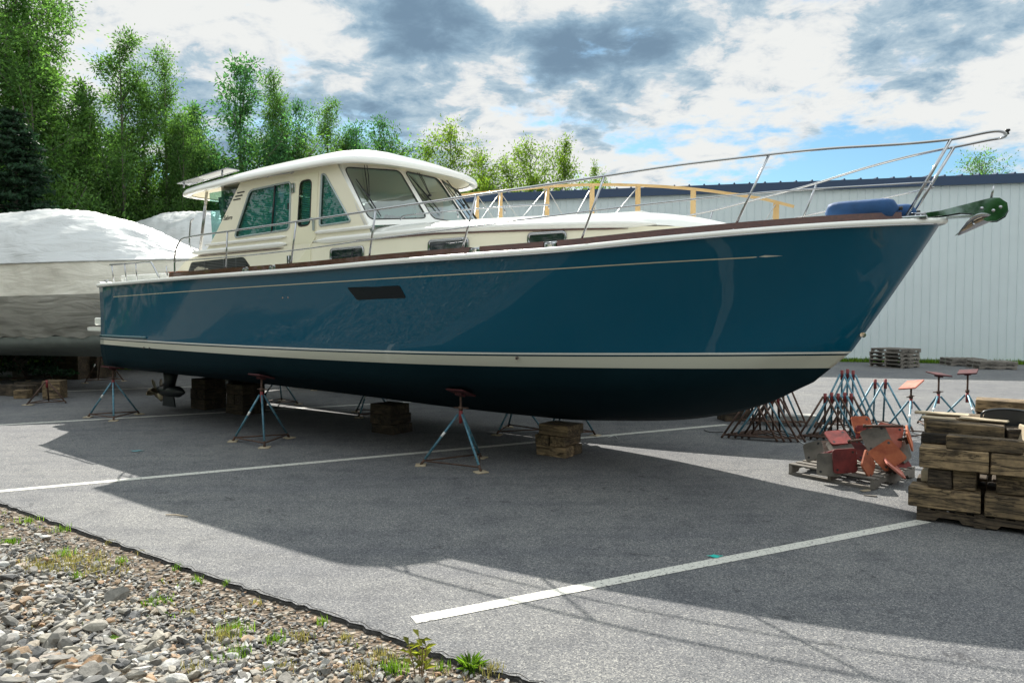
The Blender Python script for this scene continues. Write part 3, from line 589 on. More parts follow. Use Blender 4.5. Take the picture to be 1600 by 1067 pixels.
def tree(kind,h,wd,mat_,seed,leaves=11000,leafs=.085,base=.12,spires=1):
    rng=np.random.default_rng(seed); r=random.Random(seed); root=empty(kind); tr=MB(); C=[]; nl=[]
    for sp in range(spires):
        ang=r.uniform(0,6.28); off=(0 if sp==0 else r.uniform(.14,.30)*wd); hh=h*(1 if sp==0 else r.uniform(.62,.93)); ox,oy=off*math.cos(ang),off*math.sin(ang)
        path=[Vector((0,0,-.1)),Vector((ox*.5,oy*.5,hh*.3)),Vector((ox*.9+r.uniform(-.1,.1),oy*.9,hh*.65)),Vector((ox,oy,hh*.985))]; path=smooth_path(path,4); k=len(path)
        tr.tube(path,[max(.012,.014*h*(1-i/(k-.6))) for i in range(k)],6)
        nb=int(84/ (1 if spires==1 else spires*.72))
        for b in range(nb):
            f=base+(1-base)*((b+r.random())/nb); f=min(f,.985); i=f*(k-1); p=path[int(i)].lerp(path[min(int(i)+1,k-1)],i-int(i))
            g_=(f-base)/(1-base); prof=min(1,(1-g_)**.72*1.12)*min(1,.55+g_*2.2); ln=wd*.5*prof*r.uniform(.35,1.25)*(1 if sp==0 else .72)+.22; a=r.uniform(0,6.28); upa=r.uniform(.45,1.5)
            dv=Vector((math.cos(a),math.sin(a),upa)).normalized(); q=[p,p+dv*ln*.5,p+dv*ln+Vector((0,0,.12*ln))]; tr.tube(q,[.012*h*(1-f)*.5+.014,.016,.006],4)
            m=int(4+ln*6)
            for t in range(m):
                c=q[0].lerp(q[2],(t+.8)/m); c=c+Vector([r.gauss(0,.13*ln**.5) for _ in range(3)]); nl.append((c,.09+.12*r.random()+.045*ln,r.uniform(.3,1.6)*(.6+.4*(t+.8)/m)))
    W_=sum(x[2] for x in nl)
    for c,s_,w_ in nl:
        n=max(3,int(leaves*w_/W_)); g_=rng.normal(size=(n,3))*s_*np.array([1,1,.85]); C.append(np.array(c)+g_)
    quadcloud('crown',np.concatenate(C),leafs,mat_,root,seed); tr.build('trunk',M_bark,root); return root
def fir(h,wd,seed):
    rng=np.random.default_rng(seed); r=random.Random(seed); root=empty('fir_tree'); tr=MB(); tr.tube([(0,0,-.1),(0,0,h*.5),(0,0,h)],[.2,.1,.02],7); C=[]
    z=h*.06
    while z<h*.98:
        f=z/h; nb=7
        for b in range(nb):
            a=r.uniform(0,6.28); ln=wd*.5*(1-f)**.8*r.uniform(.6,1.15)+.12; p=Vector((0,0,z)); e_=Vector((math.cos(a)*ln,math.sin(a)*ln,z-.10*ln+.06)); tr.tube([p,e_],[.025,.006],4)
            n=int(110*ln); t=rng.random(n)**.7; c=np.array(p)[None]+(np.array(e_)-np.array(p))[None]*t[:,None]; side=rng.normal(size=(n,3))*np.array([1,1,.25])*(.10+.12*(ln)*(1-t))[:,None]; C.append(c+side)
        z+=.2+.14*(1-f)
    quadcloud('crown',np.concatenate(C),.085,M_fir,root,seed); tr.build('trunk',M_bark,root); return root
G_T='trees along the far side of the yard'
# kind, px of trunk, depth, top py, width factor, source, label
protos={'a':tree('aspen_tree',12,8.2,M_leaf,11,92000,.060,.05,4),'b':tree('aspen_tree',12,6.2,M_leaf,23,70000,.060,.06,3),'c':tree('aspen_tree',10,6.4,M_leafd,37,60000,.066,.06,4),'d':tree('poplar_tree',9,8.0,M_leafy,41,52000,.065,.04,4),'e':tree('poplar_tree',9,6.6,M_leafy,53,42000,.065,.04,3),'f':fir(9,4.6,61),'g':tree('broadleaf_tree',6,6.0,M_leaf,71,46000,.042,.0,4)}
used=set()
TL=[('a',22,25,-70,.95,'tallest leafy aspen at the left edge of the photo'),
('b',86,27,-25,.85,'tall aspen just right of the left edge one with a bare twiggy side'),
('f',30,22,165,1.2,'dark fir in front of the left edge aspens'),
('b',-60,26,-60,1.3,'aspen cut off by the left edge of the photo'),
('f',118,30,215,1.0,'dark fir behind the big shrink wrapped boat'),
('b',196,29,60,1.0,'slim spired aspen above the peak of the shrink wrapped boat'),
('a',265,31,90,.72,'bushy aspen between the wrapped boats with a leaning top'),
('g',160,32,250,1.4,'low bushy tree under the slim spired aspen'),
('c',318,33,200,.8,'shorter aspen just left of the cabin roof overhang'),
('g',235,33,262,1.3,'low bushy tree above the gap between the two wrapped boats'),
('g',60,31,240,1.5,'low bushy tree beneath the tallest left aspens'),
('c',382,34,104,.95,'blue green aspen with the highest top over the cabin roof'),
('b',432,36,122,.75,'aspen right of the blue green one over the cabin roof'),
('g',350,34,262,1.4,'low bushy tree by the rear end of the cabin roof'),
('c',466,36,165,.6,'narrow aspen above the middle of the cabin roof'),
('a',515,40,162,.8,'round topped aspen over the middle cabin roof'),
('c',560,40,200,.8,'low aspen just past the round topped one'),
('c',595,42,190,.75,'last thin aspen before the gap in the trees'),
('g',460,36,230,1.6,'dense low tree right behind the cabin roof'),
('d',705,43,203,.85,'yellow green poplar standing left of the windshield visor end'),
('e',665,44,232,.7,'small poplar left of the tallest yellow green one'),
('e',755,45,245,.8,'yellow green poplar just right of the windshield visor'),
('d',828,46,228,.85,'broad yellow green poplar above the building corner'),
('e',882,47,222,.8,'yellow green poplar with the pointed top over the navy roof'),
('e',930,49,262,.55,'last small poplar showing over the navy roof near the rail'),
('d',795,44,255,.9,'low bushy poplar between the two broad ones'),
('g',620,43,238,1.5,'low dark tree just above the cabin roof front'),
('g',1527,52,252,.8,'small treetop showing above the navy roof near the bow anchor'),
('g',300,38,300,1.4,'low tree far behind the small wrapped boat'),
('g',110,32,280,1.7,'low tree deep behind the large wrapped boat')]
HP={'a':12,'b':12,'c':10,'d':9,'e':9,'f':9,'g':6}
for i,(k,px,Y,ty,wf,lab) in enumerate(TL):
    src=protos[k]; o=src if k not in used else copy_tree(src); used.add(k)
    q=gpix(px,600); X=(px-800)/1150*Y*1.0; top=CAMH+(484-ty)/1150*Y; sc=top/HP[k]
    o.location=(X,Y,-.1); o.rotation_euler=(0,0,(i*2.39)%6.28); o.scale=(sc*wf,sc*wf,sc)
    tag(o,lab,'tree','firs at the left edge' if k=='f' else G_T)

# unseen wood, added behind and left of the viewpoint for hull and window reflections
def wood():
    rng=np.random.default_rng(9); C=[]
    for k in range(150):
        x=rng.uniform(-46,46); y=-18-rng.random()*10; h=rng.uniform(6,9.5); n=900; f=rng.random(n)**.8
        C.append(np.stack([x+rng.normal(size=n)*1.5*(1.1-f),y+rng.normal(size=n)*1.5*(1.1-f),.2+f*h],1))
    for k in range(80):
        y=rng.uniform(-12,34); x=-34-rng.random()*8; h=rng.uniform(9,16); n=900; f=rng.random(n)**.8
        C.append(np.stack([x+rng.normal(size=n)*1.6*(1.1-f),y+rng.normal(size=n)*1.6*(1.1-f),.2+f*h],1))
    o=quadcloud('unseen_woodland',np.concatenate(C),.19,M_leafd,None,9); tag(o,'unseen leafy wood added for the hull and windows to mirror','wood',kind='stuff')
wood()
# ---------------------------------------------------------------- hull shapes
BR=-R(35); BK=(.67,10.6,0)
BF=Vector((math.cos(BR),math.sin(BR),0)); BS=Vector((math.sin(BR),-math.cos(BR),0))   # forward, starboard
sheer_b=pchip([-9.22,-7,-4,-1.5,0,1.5,3,3.95,4.5,4.69,4.74],[1.95,2.08,2.2,2.2,2.1,1.82,1.26,.70,.28,.11,0])
sheer_z=pchip([-9.2,-6.4,-3.2,-1.3,1,2.4,3.3,3.9,4.4,4.86],[2.52,2.57,2.61,2.66,2.72,2.82,2.89,2.935,2.965,2.99])
wl_b=pchip([-9.3,-6,-3,-1,0,1,2,3,3.6,3.9],[1.905,2.05,2.085,1.97,1.78,1.45,1.03,.54,.2,0]); wl_z=lambda t:1.53+.001*(t+5)**2
ch_b=pchip([-9.35,-5,-2,0,1,2,2.8,3.5],[1.82,1.9,1.82,1.5,1.2,.82,.4,0]); ch_z=pchip([-9.35,-5.8,-3.7,0,2,3.5],[1.0,1.05,1.09,1.12,1.16,1.24])
kl_z=pchip([-9.3,-6.45,-3.66,-1.7,0,.9,1.83,2.425,2.975,3.344,3.5],[.72,.64,.565,.52,.51,.56,.649,.765,.951,1.153,1.238])
TS0={'s':-9.22,'m':-9.26,'w':-9.3,'c':-9.35,'k':-9.3}; TS1={'s':4.74,'m':4.34,'w':3.9,'c':3.5,'k':3.5}
def tt(k,s): return TS0[k]+(TS1[k]-TS0[k])*s
def station(s):
    ts=tt('s',s); tw=tt('w',s); tm=tt('m',s)*1.0; S_=Vector((ts,sheer_b(ts),sheer_z(ts))); Wp=Vector((tw,wl_b(tw),wl_z(tw)))
    fl=.085*max(0,min(1,(s-.72)/.2))*max(0,min(1,(1-s)/.06)) + .012*max(0,min(1,(.75-s)/.5))
    Mp=(S_+Wp)/2; Mp.x=(S_.x+Wp.x)/2+.012*(s>.98); Mp.y=max(0,Mp.y-fl)
    tc_=tt('c',s); Cp=Vector((tc_,ch_b(tc_),ch_z(tc_))); tk=tt('k',s); Kp=Vector((tk,0,kl_z(tk)))
    top=[]
    for i in range(13):
        u=i/12; a=2*(u-.5)*(u-1); b=4*u*(1-u); c=2*u*(u-.5); top.append(Wp*a+Mp*b+S_*c)
    low=[]
    for i in range(4): u=i/4; q=Cp.lerp(Wp,u); q.y+=.03*4*u*(1-u)*(1 if s<.95 else 0); low.append(q)
    bot=[]
    for i in range(8):
        u=i/8; q=Kp.lerp(Cp,u); q.y+=.0; q.z-= .05*math.sin(math.pi*u)*(1-s**6); 
        bot.append(q)
    return bot+low+top
SS=[1-(1-i/90)**1.25 if i<90 else 1 for i in range(91)]
def mk_hull(name,material,parent):
    h=MB(); st=[station(s) for s in SS]
    for sg in (-1,1):
        h.grid([[Vector((p.x,sg*p.y,p.z)) for p in r] for r in st],True,flip=(sg<0))
    r=st[0]; poly=[Vector((p.x,p.y,p.z)) for p in r]+[Vector((p.x,-p.y,p.z)) for p in r[::-1]]; n=len(r)
    for i in range(n-1): h.add([Vector((r[i].x,r[i].y,r[i].z)),Vector((r[i].x,-r[i].y,r[i].z)),Vector((r[i+1].x,-r[i+1].y,r[i+1].z)),Vector((r[i+1].x,r[i+1].y,r[i+1].z))],[(0,1,2,3)])
    o=h.build(name,material,parent)
    md=o.modifiers.new('weld','WELD'); md.merge_threshold=.0008
    return o
def side_b(t,z):      # half breadth of the topside at (t,z)
    best=None
    for s in np.linspace(0,1,160):
        pass
    lo,hi=0.,1.
    for _ in range(30):
        m=(lo+hi)/2; st=station(m)[12:]; zs=[p.z for p in st]; x=np.interp(z,zs,[p.x for p in st])
        if x<t: lo=m
        else: hi=m
    st=station((lo+hi)/2)[12:]; return float(np.interp(z,[p.z for p in st],[p.y for p in st]))
def mk_deck(parent,mat_,name='deck'):
    d=MB(); rows=[]
    for s in np.linspace(0,.995,50):
        t=tt('s',s); b=sheer_b(t)-.03; z=sheer_z(t)+.068; rows.append([Vector((t,-b*k,z+.05*(1-k*k)*min(1,b))) for k in np.linspace(-1,1,9)])
    d.grid(rows,True); return d.build(name,mat_,parent)
def rail_line(b_off,z_off,t0,t1,n,side=1):
    out=[]
    for t in np.linspace(t0,t1,n): out.append(Vector((t,-side*max(0,sheer_b(t)+b_off),sheer_z(t)+z_off)))
    return out
Y=empty('motor_yacht',BK,BR,'teal blue motor yacht with cream cabin propped up on jack stands and blocks','boat')
hull=mk_hull('hull',M_hull,Y)
deck=mk_deck(Y,M_white)
def sweep(path,prof,mat_,name,parent,closed_prof=True):
    m=MB(); rows=[]; k=len(path)
    for i,p in enumerate(path):
        a=path[max(0,i-1)]; b=path[min(k-1,i+1)]; T=(b-a).normalized(); side=T.cross(Vector((0,0,1))).normalized(); up=side.cross(T)
        rows.append([p+side*x+up*z for x,z in prof])
    m.grid(rows,True,closeu=True); n=len(prof); m.add(rows[0],[tuple(range(n))]); m.add(rows[-1],[tuple(range(n))[::-1]])
    return m.build(name,mat_,parent)
# rubbing strake round the sheer, chrome strip, toe rail
def round_bow(b_off,z_off,t0):
    P=rail_line(b_off,z_off,t0,4.69,60,1); tip=Vector((4.775+b_off*.3,0,sheer_z(4.86)+z_off)); Q=rail_line(b_off,z_off,t0,4.69,60,-1)[::-1]
    return P+[tip]+Q
prof=[(.035*math.cos(a)+.008,.037*math.sin(a)+.034) for a in [6.283*i/10 for i in range(10)]]
rub=sweep(round_bow(.0,0,-9.24),prof,M_white,'rubbing_strake',Y)
sweep([Vector((-9.25,-1.93,2.554)),Vector((-9.27,0,2.57)),Vector((-9.25,1.93,2.554))],prof,M_white,'transom_strake',Y)
sweep(round_bow(.040,.004,-9.2),[(-.006,-.007),(.008,-.007),(.010,.004),(-.004,.006)],M_ss,'chrome_strip',Y)
for side in (1,-1):
    ts=[(-6.6,-4.36),(-4.26,-3.72),(-3.60,-.02),(.12,.94),(1.10,4.40)]
    tk=MB()
    for a_,b_ in ts:
        P=rail_line(-.085,.075,a_,b_,max(4,int((b_-a_)*5)),side); rows=[]
        for i,p in enumerate(P):
            k=len(P); T=(P[min(k-1,i+1)]-P[max(0,i-1)]).normalized(); sd=T.cross(Vector((0,0,1))).normalized(); h_=.075
            rows.append([p-sd*.03,p-sd*.022+Vector((0,0,h_)),p+sd*.022+Vector((0,0,h_)),p+sd*.03])
        tk.grid(rows,False); tk.add(rows[0],[(0,1,2,3)]); tk.add(rows[-1],[(3,2,1,0)])
    tr=tk.build('toe_rail',M_teak if side==1 else M_teakred,Y)
# mooring chocks in the toe rail gaps
for t in (-4.31,-3.66,.05,1.02):
    c=MB(); b=sheer_b(t)-.085; z=sheer_z(t)+.07
    for dx in (-.055,.055): c.box((t+dx,-b,z+.03),(.05,.07,.06),bev=.012)
    c.box((t,-b,z+.006),(.17,.08,.02),bev=.005); c.tube([(t-.08,-b,z+.062),(t+.08,-b,z+.062)],.014,8)
    c.build('mooring_chock',M_ss,Y)
for t,zz in ((-9.12,.11),(4.55,.1)):
    c=MB(); b=sheer_b(t)-.1; z=sheer_z(t)+.07; c.tube([(t-.07,-b,z+.06),(t+.07,-b,z+.06)],.013,8)
    for dx in(-.025,.025): c.tube([(t+dx,-b,z),(t+dx,-b,z+.06)],.011,6)
    c.build('cleat',M_ss,Y)
# cove stripe, hull window, fittings
def strip(t0,t1,zf,w,mat_,name,off=.004,n=60):
    m=MB(); rows=[]
    for t in np.linspace(t0,t1,n):
        z=zf(t); rows.append([Vector((t,-(side_b(t,z+w/2)+off),z+w/2)),Vector((t,-(side_b(t,z-w/2)+off),z-w/2))])
    m.grid(rows,True); return m.build(name,mat_,Y)
cz=pchip([-8.64,-4.08,-1.38,.93,2.33,3.14,3.31],[2.33,2.43,2.485,2.545,2.61,2.65,2.66])
strip(-8.64,3.10,cz,.012,mat('cove_gold',(.52,.50,.38),.4),'cove_stripe')
m=MB(); 
for pts in ([(3.14,2.652),(3.20,2.668),(3.36,2.662),(3.20,2.648)],[(3.08,2.65),(3.11,2.656),(3.13,2.65),(3.11,2.644)]):
    m.add([Vector((t,-(side_b(t,z)+.004),z)) for t,z in pts],[(0,1,2,3)])
m.build('arrow_head',mat('cove_gold2',(.62,.62,.55),.4),Y)
def surf_poly(poly,off,name,mat_,th=0,fn=side_b):
    m=MB(); 
    # fine fan so that the patch follows the surface
    c=(sum(p[0] for p in poly)/len(poly),sum(p[1] for p in poly)/len(poly)); n=len(poly); rows=[]
    for r in (0.001,.5,1.0): rows.append([Vector((c[0]+(p[0]-c[0])*r,-(fn(c[0]+(p[0]-c[0])*r,c[1]+(p[1]-c[1])*r)+off),c[1]+(p[1]-c[1])*r)) for p in poly])
    rows.append([Vector((p[0],-(fn(*p)-.004),p[1])) for p in poly])
    m.grid(rows,False,closeu=True); return m.build(name,mat_,Y)
surf_poly(rounded([(-2.02,2.385),(-1.08,2.395),(-1.00,2.235),(-1.86,2.215)],.03),.006,'hull_window',mat('smoked_port',(.004,.010,.015),.35,spec=.25))
def disc(t,z,r,name,mat_,off=.004,fn=side_b):
    return surf_poly([(t+r*math.cos(a),z+r*math.sin(a)) for a in [6.283*i/14 for i in range(14)]],off,name,mat_,fn=fn)
for t,z,r,nm in ((.42,1.49,.022,'through_hull'),(-7.55,1.40,.018,'through_hull'),(-7.35,1.40,.018,'through_hull')):
    o=disc(t,z,r,nm,M_ss,.006); q=disc(t,z,r*.6,'outlet_hole',M_black,.009); q.parent=o
for t,z in ((-3.4,2.26),(-3.28,2.262)): disc(t,z,.014,'hull_light',M_ss)
disc(4.02,1.80,.03,'tow_eye',M_ss,.015)
# spray rail aft
P=[Vector((t,-(side_b(t,1.575)+.01),1.585)) for t in np.linspace(-9.28,-7.45,16)]
m=MB(); m.tube(P,.022,8); m.build('aft_strake',mat('aft_strake_teal',(.03,.12,.15),.2,coat=.6),Y)
# swim platform with rail
m=MB(); m.prism(rounded([(-9.3,-1.72),(-10.3,-1.72),(-10.3,1.72),(-9.3,1.72)],.12),.07,Matrix.Translation((0,0,1.66))); m.build('swim_platform',M_white,Y)
m=MB(); m.box((-9.74,-1.52,1.85),(.70,.24,.15),bev=.02); m.build('platform_locker',M_white,Y)
# ---------------------------------------------------------------- deckhouse
def trunk_b(t): return pchip([-7.6,-6.5,-2,0,1.5,2.4,2.9],[1.50,1.56,1.56,1.42,1.08,.68,.3])(t)
def house_b(t,z):
    b=trunk_b(t)
    return b-.02 if z<3.1 else b-.04-.075*(z-3.1)
def deck_z(t): return sheer_z(t)+.05
LEDGE=lambda t: 3.06+.012*(t+6.5) if t<-1 else 3.126-.02*(t+1)
def side_wall(sg):
    m=MB()
    outer=[(-6.62,3.035),(-6.42,3.06),(-6.22,3.2),(-6.05,3.4),(-5.42,4.22),(-4.9,4.24),(-4.0,4.26),(-3.2,4.27),(-3.02,4.27),(-2.30,3.30),(-2.2,3.12)]+[(t,LEDGE(t)-.01) for t in (-2.4,-3.4,-4.4,-5.4,-6.3)]
    m.poly(lambda t,z,o:Vector((t,-sg*house_b(t,max(z,3.101)),z)),outer,[WIN1,WIND,WINT])
    top=lambda t: interp(t,[-7.6,-7.4,-7.2,-6.95,-6.6,-6.42,-2,2.0,2.6,2.95],[2.61,2.69,2.82,2.97,3.035,3.06,3.125,3.07,3.03,2.98])
    m.grid([[Vector((t,-sg*house_b(t,3.0),z0+(max(top(t),z0+.001)-z0)*k/4)) for k in range(5)] for t in np.linspace(-7.6,2.95,90) for z0 in (min(deck_z(t),top(t)-.002),)],True,flip=(sg>0))
    return m.build('cabin_side',M_cream,Y)
WIN1=rounded([(-5.50,3.30),(-5.13,4.07),(-4.08,4.11),(-4.06,3.35)],.09)
WIND=rounded([(-3.86,3.38),(-3.85,4.09),(-3.58,4.095),(-3.57,3.395)],.09)
WINT=rounded([(-3.35,3.36),(-3.35,4.16),(-3.27,4.13),(-2.66,3.38)],.05)
walls=[side_wall(1),side_wall(-1)]
def pane(win,name,sg,mat_,fr_r=.017,blind=True,dx=0):
    m=MB(); m.poly(lambda t,z,o:Vector((t,-sg*(house_b(t,z)-.014),z)),win); p=m.build(name,mat_,Y)
    f=MB(); f.tube([Vector((t,-sg*(house_b(t,z)+.002),z)) for t,z in win],fr_r,6,closed=True); f.build('frame',M_alu,p)
    if blind:
        b=MB(); t0=min(q[0] for q in win); t1=max(q[0] for q in win); z0=min(q[1] for q in win); z1=max(q[1] for q in win); z=z0; rows=[]
        def clip(z):   # extent of the window at this height
            xs=[]
            for i in range(len(win)):
                a,c=win[i-1],win[i]
                if (a[1]-z)*(c[1]-z)<=0 and a[1]!=c[1]: xs.append(a[0]+(z-a[1])/(c[1]-a[1])*(c[0]-a[0]))
            return (min(xs),max(xs)) if len(xs)>1 else (t0,t0)
        z=z0+.004; k=0
        while z<z1-.03:
            a0,a1=clip(z); b0,b1=clip(z+.024)
            b.add([Vector((a0,-sg*(house_b(a0,z)-.042),z)),Vector((a1,-sg*(house_b(a1,z)-.042),z)),Vector((b1,-sg*(house_b(b1,z)-.055),z+.0285)),Vector((b0,-sg*(house_b(b0,z)-.055),z+.0285))],[(0,1,2,3)])
            z+=.030
        b.build('blind',M_blind,p)
    return p
for sg in (1,-1):
    p1=pane(WIN1,'saloon_window',sg,M_gside)
    if sg==1:
        m=MB(); m.tube([Vector((-4.50,-house_b(-4.5,3.33)-.004,3.335)),Vector((-4.47,-house_b(-4.5,4.1)-.004,4.088))],.016,6); m.build('window_bar',M_black,p1)
        m=MB(); m.box((-4.11,-house_b(-4.1,3.7)-.006,3.72),(.03,.015,.10),bev=.004); m.build('latch',M_black,p1)
    pane(WINT,'quarter_window',sg,M_gside)
# side door with its own panel, drawn 6 mm proud, pane, hinges and handle
m=MB(); do=[(-4.0,2.70),(-4.0,4.19),(-3.43,4.20),(-3.42,3.20),(-3.50,3.08),(-3.52,2.70)]
m.poly(lambda t,z,o:Vector((t,-(house_b(t,z)+.009),z)),do,[rounded([(-3.87,3.36),(-3.86,4.105),(-3.565,4.11),(-3.555,3.38)],.1)])
ring=[Vector((t,-(house_b(t,z)+.009),z)) for t,z in do]; ring2=[Vector((t,-(house_b(t,z)-.01),z)) for t,z in do]; m.grid([ring,ring2],False,closeu=True)
door=m.build('side_door',M_door,Y)
m=MB(); m.poly(lambda t,z,o:Vector((t,-(house_b(t,z)-.012),z)),WIND); pd=m.build('door_window',M_gside,door)
m=MB(); m.tube([Vector((t,-(house_b(t,z)+.006),z)) for t,z in WIND],.010,6,closed=True); m.build('gasket',M_black,pd)
m=MB()
for k in range(24):
    z=3.42+k*.028; m.add([Vector((-3.84,-(house_b(-3.8,z)-.035),z)),Vector((-3.58,-(house_b(-3.6,z)-.035),z)),Vector((-3.58,-(house_b(-3.6,z)-.06),z+.024)),Vector((-3.84,-(house_b(-3.8,z)-.06),z+.024))],[(0,1,2,3)])
m.build('blind',M_blind,pd)
for z in (4.0,2.86):
    m=MB(); b=house_b(-4.02,z)+.012
    for dx in(-.03,.03): m.box((-4.01+dx,-b-.004,z),(.045,.012,.15),bev=.003)
    m.tube([(-4.01,-b-.012,z-.075),(-4.01,-b-.012,z+.075)],.009,8); m.build('hinge',M_ss,door)
m=MB(); b=house_b(-3.47,3.4)+.02; m.tube([(-3.53,-b-.03,3.48),(-3.47,-b-.03,3.485),(-3.462,-b-.03,3.44)],.010,6); m.box((-3.462,-b-.01,3.39),(.035,.03,.19),bev=.008); m.tube([(-3.5,-b+.02,3.48),(-3.5,-b-.03,3.48)],.012,6); m.build('handle',M_alu,door)
# ledges (two rounded shelves) and brown trim line
def ledge(t0,t1,dz,r,mat_,name,out=.02,n=40,zf=None,rz=None):
    P=[]
    for t in np.linspace(t0,t1,n):
        z=(zf or LEDGE)(t)+dz; P.append(Vector((t,-(trunk_b(t)-.035+out),z)))
    m=MB(); rad=[r*(min(1,i/3+.25)*min(1,(n-1-i)/3+.25)) for i in range(n)]; m.tube(P,rad,10); return m.build(name,mat_,Y)
ledge(-6.75,-4.10,.035,.045,M_white,'ledge',.008); ledge(-3.46,1.9,.03,.05,M_white,'ledge',.006)
ledge(-6.35,-4.12,.155,.028,M_white,'upper_ledge',-.006); ledge(-3.44,-2.2,.165,.030,M_white,'upper_ledge',-.006)
ledge(-6.55,-4.15,-.030,.011,M_teak,'brown_trim',.022); ledge(-2.5,1.60,-.022,.013,M_teak,'brown_trim',.024)
# forward trunk top (rolls from the ledge up and over), windshield base deck
def top_grid():
    m=MB(); rows=[]
    zc=pchip([-2.4,-1.0,.5,1.5,2.1,2.6,3.0,3.3],[3.40,3.38,3.35,3.32,3.24,3.11,2.99,2.93])
    for t in np.linspace(-2.75,3.3,44):
        b=trunk_b(min(t,2.9)) if t<2.9 else .3*(3.3-t)/.4+.02
        b-=.035; zl=LEDGE(t)+.02 if t<2.0 else max(deck_z(t)-.02,LEDGE(2.0)+.02-(t-2.0)*.22); zt=max(zc(t),zl+.02); row=[]
        for k in np.linspace(-1,1,21):
            a=abs(k); prof=(1-a**3.2)**.62 if a<1 else 0; row.append(Vector((t,b*(k if a<.999 else k),zl+(zt-zl)*prof)))
        rows.append(row)
    m.grid(rows,True); return m.build('trunk_top',M_white,Y)
top_grid()
# windshield: three raked panels with real openings
C_=[Vector((-3.03,-1.40,4.30)),Vector((-2.30,-1.50,3.30)),Vector((-1.93,-.50,3.40)),Vector((-2.67,-.45,4.345))]
def panel(P00,P10,P11,P01,ins,name,sidebands):   # P00 bottom-left(outer), P10 bottom-right, P11 top-right, P01 top-left, seen from ahead
    def mp(u,v,o=0):
        q=(P00*(1-u)+P10*u)*(1-v)+(P01*(1-u)+P11*u)*v; nn=(P10-P00).cross(P01-P00).normalized(); return q+nn*o
    hole=rounded([(ins[0],ins[2]),(1-ins[1],ins[2]),(1-ins[1],1-ins[3]),(ins[0],1-ins[3])],.09)
    m=MB(); m.poly(mp,[(0,0),(1,0),(1,1),(0,1)],[hole]); w=m.build('windshield_frame',M_white,Y)
    g_=MB(); g_.poly(lambda u,v,o:mp(u,v,-.008),hole); gl=g_.build('windshield_pane',M_gfront,w)
    f=MB(); f.tube([mp(u,v,.002) for u,v in hole],.009,6,closed=True); f.build('gasket',M_black,gl)
    return mp,w
Lp=[Vector((v.x,-v.y,v.z)) for v in C_]
mpS,wS=panel(C_[1],C_[2],C_[3],C_[0],(.055,.05,.09,.075),'s',0)
mpC,wC=panel(C_[2],Lp[2],Lp[3],C_[3],(.06,.06,.09,.075),'c',0)
mpP,wP=panel(Lp[2],Lp[1],Lp[0],Lp[3],(.05,.055,.09,.075),'p',0)
for a,b,nm in ((C_[1],C_[0],'corner_post'),(Lp[1],Lp[0],'corner_post'),(C_[2],C_[3],'windshield_post'),(Lp[2],Lp[3],'windshield_post')):
    m=MB(); r_=.045 if nm=='corner_post' else .022; d=(b-a).normalized(); inn=Vector((-.045,-.03 if a.y>0 else .03,0)) ; m.tube([a+inn,b+inn],r_,12); m.build(nm,M_white,Y)
def wiper(mp,u0,v0,u1,v1,ub,vb,ue,ve):
    m=MB(); m.box(mp(u0,v0,.03),(.10,.035,.05),bev=.008)
    for du in (-.012,.03): m.tube([mp(u0+du,v0,.05),mp((u0+u1)/2+du,(v0+v1)/2,.055),mp(u1+du*.4,v1,.035)],.006,6)
    w=m.build('wiper',M_black,Y); m=MB(); m.tube([mp(ub,vb,.018),mp((ub+ue)/2,(vb+ve)/2,.03),mp(ue,ve,.018)],[.006,.013,.006],6); m.box(mp(u1,v1,.03),(.05,.03,.03)); m.build('blade',M_black,w)
wiper(mpS,.40,1.0,.20,.45,.14,.72,.24,.12); wiper(mpC,.34,1.0,.30,.50,.08,.85,.34,.20); wiper(mpP,.20,1.0,.35,.5,.12,.80,.42,.1)
# cabin interior seen through the glass
m=MB(); m.box((-3.1,0,3.18),(1.3,2.5,.05)); m.build('dashboard',M_inside,Y)
m=MB()
for y in(-.75,.6): m.box((-3.75,y,3.45),(.16,.55,.62),rot('Y',-.15),bev=.05)
m.build('helm_seat',M_seat,Y)
m=MB(); m.box((-5.98,0,3.45),(.06,2.8,1.6)); m.build('aft_bulkhead',M_inside,Y)
m=MB(); m.box((-4.3,0,3.0),(3.2,2.5,.04)); m.build('cabin_sole',mat('cabin_sole_wood',(.18,.10,.05),.5),Y)
